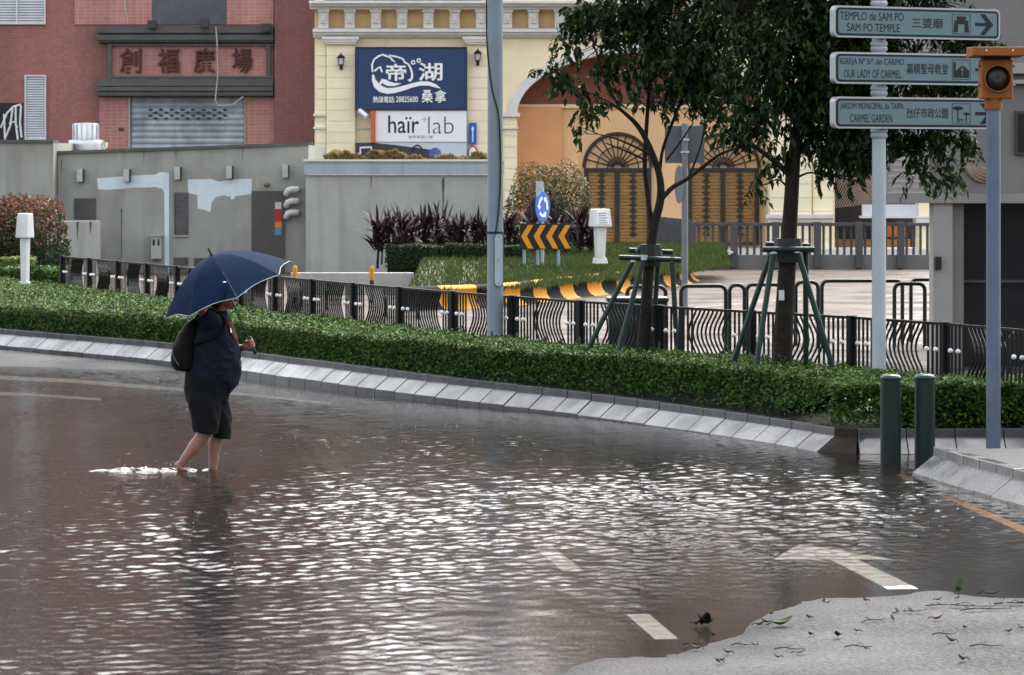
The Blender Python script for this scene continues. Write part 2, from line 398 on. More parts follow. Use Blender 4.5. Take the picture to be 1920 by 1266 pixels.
# ------------------------------------------------------------------ ground, road, water
RBX = [-12, -4, -1, .25, .45, 1.03, 1.53, 1.69, 2.0, 2.8, 4, 9]
RBY = [14, 16.5, 18.6, 20.4, 21.1, 21.7, 22.5, 23.3, 23.9, 24.3, 24.2, 24.6]
def zroad(x, y):
    x = np.asarray(x, float); y = np.asarray(y, float)
    yb = np.interp(x, RBX, RBY)
    z = .0125 * (yb - .62 - y)
    z = z + .007 * vnoise(x * .9, y * .45, 3) + .003 * vnoise(x * 2.7, y * 1.3, 4) + .0008 * vnoise(x * 7, y * 5, 6)
    z = np.maximum(z, -.115 + .012 * vnoise(x * .5, y * .4, 5)); z = np.minimum(z, .30)
    far = np.clip((y - 46.8 + .5 * np.clip(x + 4, -3, 8)) * .045, 0, .17) * np.clip((1.5 - x) / 2.5, 0, 1)
    z = z + far
    back = np.clip((y - 44 - np.clip(-x, 0, 40) * 1.2) / 3, 0, 1)
    z = z * (1 - back) + 0.0 * back
    return z

def asphalt():
    m = bpy.data.materials.new("wet_asphalt"); m.use_nodes = True; n = m.node_tree; b = n.nodes["Principled BSDF"]
    g = n.nodes.new("ShaderNodeNewGeometry")
    def noise(s, det=5):
        q = n.nodes.new("ShaderNodeTexNoise"); q.inputs["Scale"].default_value = s; q.inputs["Detail"].default_value = det
        n.links.new(g.outputs["Position"], q.inputs["Vector"]); return q
    a = noise(34, 6); big = noise(.6, 6)
    rp = n.nodes.new("ShaderNodeValToRGB"); rp.color_ramp.elements[0].position = .40; rp.color_ramp.elements[1].position = .66
    rp.color_ramp.elements[0].color = (.008, .0085, .009, 1); rp.color_ramp.elements[1].color = (.056, .058, .062, 1)
    n.links.new(a.outputs[0], rp.inputs[0])
    sp = n.nodes.new("ShaderNodeSeparateXYZ"); n.links.new(g.outputs["Position"], sp.inputs[0]); wet = n.nodes.new("ShaderNodeMapRange"); wet.inputs[1].default_value = .001; wet.inputs[2].default_value = .014; wet.inputs[3].default_value = .35   # soaked margin
    n.links.new(sp.outputs[2], wet.inputs[0]); mw = n.nodes.new("ShaderNodeMix"); mw.data_type = 'RGBA'; mw.blend_type = 'MULTIPLY'; mw.inputs[0].default_value = 1
    n.links.new(rp.outputs[0], mw.inputs[6]); n.links.new(wet.outputs[0], mw.inputs[7]); n.links.new(mw.outputs[2], b.inputs["Base Color"])
    rr = n.nodes.new("ShaderNodeMapRange"); rr.inputs[1].default_value = .35; rr.inputs[2].default_value = .65; rr.inputs[3].default_value = .5; rr.inputs[4].default_value = .75; b.inputs['Specular IOR Level'].default_value = .09
    n.links.new(big.outputs[0], rr.inputs[0]); n.links.new(rr.outputs[0], b.inputs["Roughness"])
    c = noise(42, 5); bp = n.nodes.new("ShaderNodeBump"); bp.inputs["Distance"].default_value = .02; bp.inputs["Strength"].default_value = 1.0
    n.links.new(c.outputs[0], bp.inputs["Height"]); n.links.new(bp.outputs[0], b.inputs["Normal"])
    return m
xs = np.concatenate([np.array([-900, -300, -100, -45, -30, -20]), np.arange(-15, -2, .3), np.arange(-2, 6, .12), np.arange(6, 13.01, .3), np.array([18, 30, 45, 100, 300, 900])])
ys = np.concatenate([np.array([-200, -50, -10, 2, 8, 12]), np.arange(15, 19, .3), np.arange(19, 26, .1), np.arange(26, 70, .3), np.array([75, 85, 100, 130, 200, 400, 900, 2200])])
GX, GY = np.meshgrid(xs, ys)
tag(link('ground', grid_mesh('ground', GX, GY, zroad(GX, GY), asphalt())), kind='structure')

def water_mat(name, foam=0.0):
    m = bpy.data.materials.new(name); m.use_nodes = True; n = m.node_tree; n.nodes.remove(n.nodes["Principled BSDF"])
    g = n.nodes.new("ShaderNodeNewGeometry")
    q = n.nodes.new("ShaderNodeTexNoise"); q.inputs["Scale"].default_value = 42; q.inputs["Detail"].default_value = 3
    n.links.new(g.outputs["Position"], q.inputs["Vector"])
    bp = n.nodes.new("ShaderNodeBump"); bp.inputs["Distance"].default_value = .0014; n.links.new(q.outputs[0], bp.inputs["Height"])
    fr = n.nodes.new("ShaderNodeFresnel"); fr.inputs[0].default_value = 1.33; n.links.new(bp.outputs[0], fr.inputs["Normal"])
    tr = n.nodes.new("ShaderNodeBsdfTransparent"); tr.inputs[0].default_value = (.93, .90, .86, 1)
    df = n.nodes.new("ShaderNodeBsdfDiffuse"); df.inputs[0].default_value = (.032, .027, .025, 1) if not foam else (.12, .125, .13, 1)
    at = n.nodes.new("ShaderNodeAttribute"); at.attribute_name = "murk"
    mx = n.nodes.new("ShaderNodeMixShader"); n.links.new(tr.outputs[0], mx.inputs[1]); n.links.new(df.outputs[0], mx.inputs[2])
    if foam: mx.inputs[0].default_value = foam
    else: n.links.new(at.outputs["Fac"], mx.inputs[0])
    gl = n.nodes.new("ShaderNodeBsdfGlossy"); gl.inputs["Roughness"].default_value = .045 if not foam else .07; n.links.new(bp.outputs[0], gl.inputs["Normal"])
    m2 = n.nodes.new("ShaderNodeMixShader"); n.links.new(fr.outputs[0], m2.inputs[0]); n.links.new(mx.outputs[0], m2.inputs[1]); n.links.new(gl.outputs[0], m2.inputs[2])
    n.links.new(m2.outputs[0], n.nodes["Material Output"].inputs[0]); return m
def waves(x, y, lam0, n, grow, slope, seed):
    z = np.zeros_like(x); r = np.random.default_rng(seed)
    for i in range(n):
        lam = lam0 * grow ** i; th = r.normal(0, 1.0) + (math.pi / 2 if i % 2 else -.4); k = 2 * math.pi / lam
        z += slope * (.7 + .6 * r.random()) / k * np.sin(k * (x * math.cos(th) + y * math.sin(th)) + r.uniform(0, 6.28) + 1.6 * vnoise(x / lam * .25, y / lam * .25, i + seed))
    return z
wx = np.arange(-9.6, 6.8, .034); wy = np.arange(16.5, 54, .034)
WX, WY = np.meshgrid(wx, wy)
gust = np.exp(-((WY - 29.3) / 4.3) ** 2) / (1 + np.exp(-(WX + 3.1 - .18 * (WY - 30)) * 2.2)) * (1 - .55 / (1 + np.exp(-(WX - 2.2 + .2 * (28 - WY)) * 3)) * (WY < 27.5))
amp = np.clip(.34 + .95 * gust + .30 * vnoise(WX * .55, WY * .22, 21) + .22 * vnoise(WX * 1.7, WY * .6, 22), .15, 1.7)
amps = np.clip(.40 + .85 * gust + .28 * vnoise(WX * .8, WY * .35, 23) + .38 * vnoise(WX * 2.6, WY * 1.1, 24), .12, 1.8)
amp *= np.where(WY > 36, np.clip(1 - (WY - 36) / 14, .45, 1), 1)
dep = np.clip(-zroad(WX, WY), 0, 1); shore = np.clip(dep / .03, .12, 1)
wm = grid_mesh('flood_water', WX, WY, (waves(WX, WY, .072, 22, 1.055, .030, 11) * amps + waves(WX, WY, .24, 16, 1.09, .0105, 12) * amp) * shore + .0011 * np.sin(np.hypot(WX - fx(385, 33.6), WY - 33.55) * 48) * np.exp(-np.hypot(WX - fx(385, 33.6), WY - 33.55) / .45), water_mat('flood_water'))
at = wm.attributes.new('murk', 'FLOAT', 'POINT'); at.data.foreach_set('value', (1 - np.exp(-dep * 4)).astype(np.float32).ravel())
tag(link('flood_water', wm), kind='structure')

def decal(name, pts, mat, lift=.004):
    """paint laid on the road: outline (world x, y), cut into a fine sheet that follows the road"""
    bm = bmesh.new(); vs = [bm.verts.new((x, y, 0)) for x, y in pts]; bm.faces.new(vs)
    bmesh.ops.triangulate(bm, faces=bm.faces[:])
    for _ in range(5): bmesh.ops.subdivide_edges(bm, edges=bm.edges[:], cuts=1, use_grid_fill=True)
    for v in bm.verts: v.co.z = float(zroad(v.co.x, v.co.y)) + lift
    me = bpy.data.meshes.new(name); bm.to_mesh(me); bm.free(); me.materials.append(mat)
    return tag(link(name, me), kind='structure')
def gxy(px, py): v = G(px, py); return (v.x, v.y)
paint = M('road_paint', (.40, .395, .385), .7, .2, 12, .002, 60, spec=.15)
def worn(m, thr):
    n = m.node_tree; b = n.nodes["Principled BSDF"]; g = n.nodes.new("ShaderNodeNewGeometry"); q = n.nodes.new("ShaderNodeTexNoise"); q.inputs["Scale"].default_value = 7; q.inputs["Detail"].default_value = 9; q.inputs["Roughness"].default_value = .7
    n.links.new(g.outputs["Position"], q.inputs["Vector"]); r_ = n.nodes.new("ShaderNodeMapRange"); r_.inputs[1].default_value = thr; r_.inputs[2].default_value = thr + .07; n.links.new(q.outputs[0], r_.inputs[0])
    mx = n.nodes.new("ShaderNodeMix"); mx.data_type = 'RGBA'; src = b.inputs["Base Color"].links[0].from_socket; n.links.new(r_.outputs[0], mx.inputs[0]); n.links.new(src, mx.inputs[6]); mx.inputs[7].default_value = (.05, .05, .05, 1); n.links.new(mx.outputs[2], b.inputs["Base Color"])
worn(paint, .62)
ypaint = M('yellow_paint', (.50, .26, .06), .4, .25, 9, .002, 60)
decal('lane_dash', [gxy(1000, 1000), gxy(1034, 1000), gxy(1092, 1054), gxy(1054, 1054)], paint)
decal('lane_dash', [gxy(1174, 1145), gxy(1216, 1145), gxy(1272, 1198), gxy(1228, 1198)], paint)
decal('arrow_marking', [gxy(1500, 1008), gxy(1684, 1043), gxy(1608, 1041), gxy(1722, 1105), gxy(1664, 1105), gxy(1556, 1041), gxy(1448, 1041)], paint)
decal('edge_line', [gxy(1672, 868), gxy(1690, 868), gxy(1800, 916), gxy(1935, 980), gxy(2080, 1050), gxy(2040, 1050), gxy(1905, 980), gxy(1778, 916)], ypaint)
decal('edge_line', [gxy(-200, 690), gxy(120, 702), gxy(460, 722), gxy(620, 737), gxy(620, 741), gxy(460, 726), gxy(120, 706), gxy(-200, 694)], paint)
decal('lane_line', [gxy(-200, 716), gxy(60, 722), gxy(190, 731), gxy(190, 735), gxy(60, 727), gxy(-200, 722)], paint)

# ---- kerbs: every stone is a piece of its own
stone = M('kerb_stone', (.062, .064, .068), .25, .3, 4, .002, 50, rnd=.22, rvar=.12, spec=.5)
def resample(pts, step):
    pts = [Vector((p[0], p[1], p[2] if len(p) > 2 else 0)) for p in pts]; out = []; dist = 0.0; nxt = 0.0
    for a, b in zip(pts, pts[1:]):
        L = (b.xy - a.xy).length
        while nxt <= dist + L + 1e-6:
            t = (nxt - dist) / L; out.append(a.lerp(b, t)); nxt += step
        dist += L
    return out
def smooth_line(pts, n=3):
    pts = [Vector((p[0], p[1], p[2] if len(p) > 2 else 0)) for p in pts]
    for _ in range(n):
        q = [pts[0]]
        for a, b in zip(pts, pts[1:]): q += [a.lerp(b, .25), a.lerp(b, .75)]
        pts = q + [pts[-1]]
    return pts
KP = [(0, -.25), (0, .105), (.205, .262), (.205, -.25)]        # lower stone: face, slope
KC = [(.205, .10), (.205, .345), (.335, .345), (.335, .10)]    # cap stone behind it
def stone_mesh(name, prof, L, j=.006):
    mb = MB(); n = len(prof)
    vs = [(j / 2, u, z) for u, z in prof] + [(L - j / 2, u, z) for u, z in prof]
    mb.add(vs, [tuple(range(n)), tuple(reversed(range(n, 2 * n)))] + [(k, n + k, n + (k + 1) % n, (k + 1) % n) for k in range(n)])
    return mesh_from(name, mb.v, mb.f, stone, bevel=.007)
ks_me = stone_mesh('kerb_stone', KP, .5); kc_me = stone_mesh('cap_stone', KC, .5)
bed = M('mortar', (.07, .068, .065), .7)
def kerb(name, line, step=.5):
    ps = resample(line, step); mb = MB()
    first = ps[0]
    for a, b in zip(ps, ps[1:]):
        t = (b - a); t.z = 0; t.normalize(); nr = Vector((-t.y, t.x, 0))    # to the left of travel
        def q(p, u, z): w_ = p + nr * u; return (w_.x, w_.y, z + p.z)
        mb.hexa([q(a, .03, -.3), q(b, .03, -.3), q(b, .31, -.3), q(a, .31, -.3), q(a, .03, .085), q(b, .03, .085), q(b, .31, .235), q(a, .31, .235)])
    root = struct(name, mb, bed)
    for a, b in zip(ps, ps[1:]):
        t = b - a; rz = math.atan2(t.y, t.x); jz = random.uniform(-.004, .004)
        o = link('kerb_stone', ks_me, root, (a.x, a.y, a.z + jz), rz)
        o = link('cap_stone', kc_me, root, (a.x, a.y, a.z + jz * .6), rz + random.uniform(-.004, .004))
    return ps
KL = []
for x_, y_, dz in ((-420, 622, 0), (-200, 641, 0), (0, 660, 0), (320, 690, 0), (460, 710, 0), (600, 730, 0), (850, 759, -.045), (1100, 782, -.085), (1400, 824, -.105), (1562, 852, -.105)):
    v = G(x_, y_); KL.append((v.x, v.y, dz))
KLS = smooth_line(KL, 3)
# travel right to left would put the planting on the left; reverse so that 'left of travel' is away from the road
kps = kerb('kerb', [Vector(p) for p in KLS])
corner = kps[-1]
fr0 = G(1612, 852)
kerb('kerb_by_crossing', [Vector((fr0.x, fr0.y, -.10)), Vector((fr0.x + 5.0, fr0.y + .0, -.10))])
rp0 = G(1711, 889); rp1 = G(1925, 957); rp2 = G(2300, 1080)
kerb('kerb_of_refuge', [Vector((rp0.x, rp0.y, -.09)), Vector((rp1.x, rp1.y, -.07)), Vector((rp2.x, rp2.y, -.02))])
# slab of the refuge behind its kerb, end block of the long kerb
mb = MB(); mb.prismz([(rp0.x + .33, rp0.y + .02), (rp1.x + .34, rp1.y + .05), (rp2.x + .4, rp2.y), (9, rp2.y), (9, 34.2), (rp0.x + .45, 33.6)], -.3, .20)
struct('refuge_paving', mb, M('refuge_paving', (.055, .055, .056), .7, .2, 6, .003, 60, spec=.15))
brown = M('brown_stone', (.022, .016, .012), .7, .3, 8, .004, 40, spec=.15)
mb = MB()
e0 = Vector((corner.x, corner.y, 0)); t = (kps[-1] - kps[-2]); t.z = 0; t.normalize(); nr = Vector((-t.y, t.x, 0))
c0 = e0 + t * .004; c1 = e0 + nr * .205 + t * .004; c2 = e0 + nr * .335 + t * .004
d0 = Vector((fr0.x + .02, fr0.y + .06, 0)); d1 = Vector((fr0.x - .006, fr0.y + .205, 0)); d2 = Vector((fr0.x - .006, fr0.y + .335, 0))
mb.add([(c0.x, c0.y, -.25), (c0.x, c0.y, .0), (c1.x, c1.y, .155), (c1.x, c1.y, .235), (c2.x, c2.y, .235), (d0.x - .05, d0.y, -.25), (d0.x - .05, d0.y, .0), (d1.x, d1.y, .155), (d1.x, d1.y, .235), (d2.x, d2.y, .235), (c2.x, c2.y, -.25), (d2.x, d2.y, -.25)],
       [(0, 5, 6, 1), (1, 6, 7, 2), (2, 7, 8, 3), (3, 8, 9, 4), (4, 9, 11, 10), (0, 10, 11, 5), (0, 1, 2, 3, 4, 10), (5, 11, 9, 8, 7, 6)])
struct('kerb_corner_block', mb, brown)

# ---- planting bed between kerb and railing, forecourt behind
FPX = [(-150, 455), (117, 480), (300, 496), (585, 524), (775, 541), (1070, 563), (1300, 577), (1563, 591), (1726, 601), (1850, 612), (1925, 618), (2110, 634)]
FENCE_TOP = 1.25
FL = []
for x_, y_ in FPX:
    Y = (HC - FENCE_TOP) * F / (y_ - YH); FL.append(Vector((fx(x_, Y), Y, 0)))
FLS = smooth_line(FL[1:], 3)
back_line = smooth_line(FL[:-2], 3)
KB = []
for a, b in zip(KLS, KLS[1:]):
    t = b - a; t.z = 0; t.normalize(); n_ = Vector((-t.y, t.x, 0)); KB.append(a + n_ * .335)
n_bed = 40
ka = resample(KB, .01); fa = resample(back_line, .01)
def at_frac(l, s): return l[min(len(l) - 1, int(s * (len(l) - 1)))]
mb = MB(); vs = []; fs = []
for i in range(n_bed + 1):
    a = at_frac(ka, i / n_bed); b = at_frac(fa, i / n_bed); dirn = (b - a); dirn.z = 0; b2 = b + dirn.normalized() * .35
    vs += [(a.x, a.y, .20), (b2.x, b2.y, .20), (b2.x, b2.y, -.1)]
for i in range(n_bed): fs += [(i * 3, i * 3 + 3, i * 3 + 4, i * 3 + 1), (i * 3 + 1, i * 3 + 4, i * 3 + 5, i * 3 + 2)]
mb.add(vs, fs)
soil = M('soil', (.05, .038, .028), .8, .3, 12, .01, 20)
struct('planting_bed', mb, soil)
mb = MB(); mb.prismz([(corner.x + .25, fr0.y + .335), (fr0.x + 5.2, fr0.y + .335), (fr0.x + 5.2, 37.6), (4.6, 37.9), (4.2, 38.6), (corner.x + .4, 37.4)], -.1, .196)
struct('planting_bed_end', mb, soil)
fc = M('forecourt_paving', (.070, .054, .044), .6, .4, .8, .004, 30, rvar=.25, spec=.10)
mb = MB(); pts = [(p.x + .5, p.y + .6) for p in back_line]
bm_poly = pts + [(30, 36), (60, 60), (60, 140), (-60, 140), (-60, pts[0][1] + 10)]
me_v = [(x, y, .012) for x, y in bm_poly]
mb.add(me_v, [tuple(range(len(me_v)))])
bm = bmesh.new(); vv = [bm.verts.new(p) for p in me_v]; bm.faces.new(vv); bmesh.ops.triangulate(bm, faces=bm.faces[:])
me = bpy.data.meshes.new('forecourt_paving'); bm.to_mesh(me); bm.free(); me.materials.append(fc)
for p in me.polygons:
    if p.normal.z < 0: me.flip_normals(); break
tag(link('forecourt_paving', me), kind='structure')
for (a, b, c, d_) in ((1290, 578, 1500, 560), (1480, 606, 1740, 590), (1660, 556, 1700, 550), (1395, 566, 1440, 562)):
    A = G(a, b, .016); B = G(c, d_, .016); nn = Vector((0, .16, 0))
    mb = MB(); mb.add([A, B, B + nn, A + nn], [(0, 1, 2, 3)]); struct('forecourt_line', mb, paint)

# ------------------------------------------------------------------ red tower behind, cream arcade, grey annexe, corner building
tile_red = tilemat('red_mosaic', srgb('#9a6258'), srgb('#8d564d'), srgb('#7e5149'), .12, .10)
tile_pink = tilemat('pink_tile', srgb('#bb7d73'), srgb('#ad6f66'), srgb('#cb9d94'), .22, .115)
dark_metal = M('dark_metal', (.045, .045, .045), .45, .2, 4)
grey_stone = M('grey_granite', (.085, .085, .08), .4, .2, 3, .004, 30, streak=.3)
white_metal = M('white_metal', (.62, .64, .66), .4, .1, 3)
shutter_m = M('shutter_steel', (.36, .40, .44), .42, .35, 1.6, metal=.1, streak=.35)
letter_red = M('letter_red', (.085, .022, .018), .5, .2, 6)
black = M('black_paint', (.012, .012, .012), .4, .2, 6)
Yr = 116.0
tb = thing('tower_building', (fx(300, Yr), Yr, 0), 'tall red tiled building with roller shutter and dark stone bands', 'building')
mb = MB(); x0, x1 = fx(-420, Yr), fx(640, Yr); sx0, sx1 = fx(245, Yr), fx(458, Yr); sz = fz(180, Yr)
mb.box(x0, sx0, Yr, Yr + 14, 0, 22); mb.box(sx1, x1, Yr, Yr + 14, 0, 22); mb.box(sx0, sx1, Yr, Yr + 14, sz, 22); mb.box(sx0, sx1, Yr + .6, Yr + 14, 0, sz)
part('wall', mb, tile_red, tb, world=True)
mb = MB(); rect(mb, Yr, 187, 242, 182, 520, .08); rect(mb, Yr, 461, 515, 182, 520, .08); rect(mb, Yr, 208, 512, 84, 146, .08); rect(mb, Yr, 140, 285, -120, 46, .05); rect(mb, Yr, 425, 513, -120, 46, .05)
part('pink_cladding', mb, tile_pink, tb, world=True)
mb = MB(); rect(mb, Yr, 517, 640, -700, 520, .5)
part('pilaster', mb, tile_red, tb, world=True)
def band(rows, x0_, x1_, nm):
    root = None
    for i, (a, b, th) in enumerate(rows):
        mb = MB(); rect(mb, Yr, x0_, x1_, a, b, th)
        if root is None: root = part(nm, mb, grey_stone, tb, world=True)
        else: part('moulding', mb, grey_stone, root, world=True)
band([(51, 80, .42), (55, 63, .60), (67, 76, .54)], 185, 514, 'stone_band')
band([(148, 181, .42), (152, 162, .50), (164, 171, .62), (173, 180, .54)], 185, 514, 'stone_band')
mb = MB(); rect(mb, Yr, 204, 514, 83, 86, .22, .08); rect(mb, Yr, 204, 211, 86, 143, .22, .08); rect(mb, Yr, 500, 508, 86, 143, .22, .08); rect(mb, Yr, 204, 514, 143, 147, .22, .08)
part('sign_frame', mb, grey_stone, tb, world=True)
for ch, a, b in (("創", 226, 266), ("福", 297, 337), ("廣", 364, 404), ("場", 436, 474)):
    lettering(ch, .012, fx(a, Yr), fx(b, Yr), fz(137, Yr), fz(91, Yr), Yr - .085, letter_red, tb, True, 'raised_letter', .12)
mb = MB(); n = 26; z0, z1 = 0.0, sz; pts = []
for i in range(n * 4 + 1):
    z = z0 + (z1 - z0) * i / (n * 4); pts.append((z, Yr + .06 - .05 * (0, .7, 1, .7)[i % 4]))
vs = []; fs = []
for z, y in pts: vs += [(sx0 + .02, y, z), (sx1 - .02, y, z)]
for i in range(len(pts) - 1): fs.append((2 * i, 2 * i + 1, 2 * i + 3, 2 * i + 2))
mb.add(vs, fs); sh_o = part('roller_shutter', mb, shutter_m, tb, world=True)
mb = MB()
for r_ in range(4):
    for c_ in range(8):
        cx_ = 282 + c_ * 20 + (10 if r_ % 2 else 0); cy_ = 206 + r_ * 5.4
        if cx_ > 428: continue
        X_, Z_ = fx(cx_, Yr), fz(cy_, Yr); mb.prism([(X_ - .1, Z_), (X_, Z_ - .05), (X_ + .1, Z_), (X_, Z_ + .05)], Yr - .012, Yr + .002)
part('vent_pattern', mb, dark_metal, sh_o, world=True)
for a, b in ((241, 245), (458, 461)):
    mb = MB(); rect(mb, Yr, a, b, 182, 520, .12); part('shutter_guide', mb, M('guide', (.35, .33, .31), .4), tb, world=True)
mb = MB(); rect(mb, Yr, 285, 424, -60, 46, .03, .02)
part('upper_panel', mb, M('zinc_panel', (.085, .09, .10), .45, .3, 1.5, streak=.3), tb, world=True)
def louvre(root, x0_, x1_, y0_, y1_, pitch, nm, Y=Yr, split=None):
    mb = MB(); rect(mb, Y, x0_, x1_, y0_, y0_ + 2.5, .12); rect(mb, Y, x0_, x1_, y1_ - 2.5, y1_, .12)
    rect(mb, Y, x0_, x0_ + 2.5, y0_ + 2.5, y1_ - 2.5, .12); rect(mb, Y, x1_ - 2.5, x1_, y0_ + 2.5, y1_ - 2.5, .12)
    if split: rect(mb, Y, split - 1.5, split + 1.5, y0_ + 2.5, y1_ - 2.5, .12)
    f_ = part(nm, mb, white_metal, root, world=True); mb = MB(); y_ = y0_ + 4
    while y_ < y1_ - 4:
        X0, X1 = fx(x0_ + 2.6, Y), fx(x1_ - 2.6, Y); zt, zb = fz(y_, Y), fz(y_ + pitch * .8, Y)
        mb.hexa([(X0, Y - .09, zb), (X1, Y - .09, zb), (X1, Y - .075, zb), (X0, Y - .075, zb), (X0, Y - .03, zt), (X1, Y - .03, zt), (X1, Y - .015, zt), (X0, Y - .015, zt)]); y_ += pitch
    tag(part('slats', mb, white_metal, f_, world=True), kind='stuff')
louvre(tb, -60, 86, -60, 46, 5, 'louvred_window', split=32); louvre(tb, 47, 87, 141, 262, 4.6, 'louvred_door')
mb = MB(); rect(mb, Yr, -80, 43, 193, 264, .06); gp = part('dark_hoarding', mb, black, tb, world=True)
mb = MB()
for st_ in ([(2, 240), (14, 212), (26, 200), (40, 196)], [(8, 214), (10, 262)], [(24, 204), (20, 236), (10, 260)], [(30, 200), (30, 232), (34, 262)], [(40, 198), (38, 230), (41, 258)], [(-30, 210), (-10, 262)], [(18, 232), (28, 228), (33, 240)]):
    mb.tube([(fx(a, Yr), Yr - .075, fz(b, Yr)) for a, b in st_], .035, 5)
part('graffiti', mb, M('graffiti_white', (.7, .7, .7), .5), gp, world=True)
cab = [(408, 52), (410, 75), (411, 105), (412, 140), (409, 170), (407, 190), (412, 198), (425, 199), (440, 197), (452, 188), (459, 182)]
mb = MB(); mb.tube([(fx(a, Yr), Yr - .70, fz(b, Yr)) for a, b in cab], .025, 6); part('loose_cable', mb, M('cable_grey', (.42, .40, .37), .5), tb, world=True); mb = MB(); mb.tube([(fx(234, Yr), Yr - .08, fz(-10, Yr)), (fx(236, Yr), Yr - .08, fz(20, Yr)), (fx(241, Yr), Yr - .08, fz(46, Yr))], .025, 6)
part('loose_cable', mb, M('cable_grey', (.42, .40, .37), .5), tb, world=True)
for a, b in ((387, 45), (502, 53), (290, 47)):
    mb = MB(); rect(mb, Yr, a - 8, a + 8, b - 7, b + 8, .3, .66); mb.tube([(fx(a, Yr), Yr - .62, fz(b + 4, Yr)), (fx(a, Yr), Yr - .3, fz(b + 6, Yr))], .05)
    part('floodlight', mb, dark_metal, tb, world=True)
mb = MB(); rect(mb, Yr, 223, 233, 240, 245, .05, .08); part('wall_plate', mb, dark_metal, tb, world=True)

# cream arcade
Yc = 112.0
cream = M('cream_render', srgb('#f0dfbb'), .6, .06, 1.5, .003, 25, streak=.10, streak_col=(.35, .25, .14))
cream_b = M('cream_block', srgb('#f3e5c4'), .6, .05, 2, .003, 25, rnd=.04)
trim = M('white_trim', srgb('#d9d6cf'), .5, .10, 2.5, .003, 30, streak=.22, streak_col=(.22, .21, .2))
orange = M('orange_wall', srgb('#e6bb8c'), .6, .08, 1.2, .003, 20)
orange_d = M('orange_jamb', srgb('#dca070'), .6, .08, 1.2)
terra = M('terracotta_panel', srgb('#7d4a35'), .55, .2, 2)
ab = thing('arcade_building', (fx(1000, Yc), Yc, 0), 'cream classical arcade with white cornice, big arch and grille doors', 'building')
xl, xr = fx(590, Yc), fx(1565, Yc); AX, AA, AB_ = fx(1205, Yc), 235 * Yc / F, 116 * Yc / F; ZS = fz(213, Yc); ztop = 9.2
mb = MB(); mb.box(xl, AX - AA, Yc, Yc + 1.6, 0, ztop); mb.box(AX + AA, xr, Yc, Yc + 1.6, 0, ztop)
n = 36; vs = []; fs = []
for i in range(n + 1):
    a = math.pi - math.pi * i / n; x_ = AX + AA * math.cos(a); z_ = ZS + AB_ * math.sin(a)
    vs += [(x_, Yc, z_), (x_, Yc, ztop), (x_, Yc + 1.6, ztop), (x_, Yc + 1.6, z_)]
for i in range(n):
    k = 4 * i; fs += [(k, k + 4, k + 5, k + 1), (k + 1, k + 5, k + 6, k + 2), (k + 2, k + 6, k + 7, k + 3), (k + 3, k + 7, k + 4, k)]
mb.add(vs, fs); part('wall', mb, cream, ab, world=True)
mb = MB(); mb.box(xl, fx(1760, Yc), Yc + 1.9, Yc + 12, 4.25, 17); mb.box(xl, fx(1440, Yc), Yc + 2.9, Yc + 12, 0, 4.2); part('upper_storey', mb, M('upper_render', srgb('#7d5349'), .6, .15, .6, streak=.2), ab, world=True)
vs = []; fs = []; mb = MB()
for i in range(n + 1):
    a = math.pi - math.pi * i / n; c_, s_ = math.cos(a), math.sin(a)
    for e in (0.0, .30): vs += [(AX + (AA + e) * c_, Yc - .14, ZS + (AB_ + e) * s_), (AX + (AA + e) * c_, Yc + .02, ZS + (AB_ + e) * s_)]
for i in range(n):
    k = 4 * i; fs += [(k, k + 4, k + 6, k + 2), (k + 2, k + 6, k + 7, k + 3), (k, k + 1, k + 5, k + 4)]
mb.add(vs, fs); part('arch_trim', mb, trim, ab, world=True)
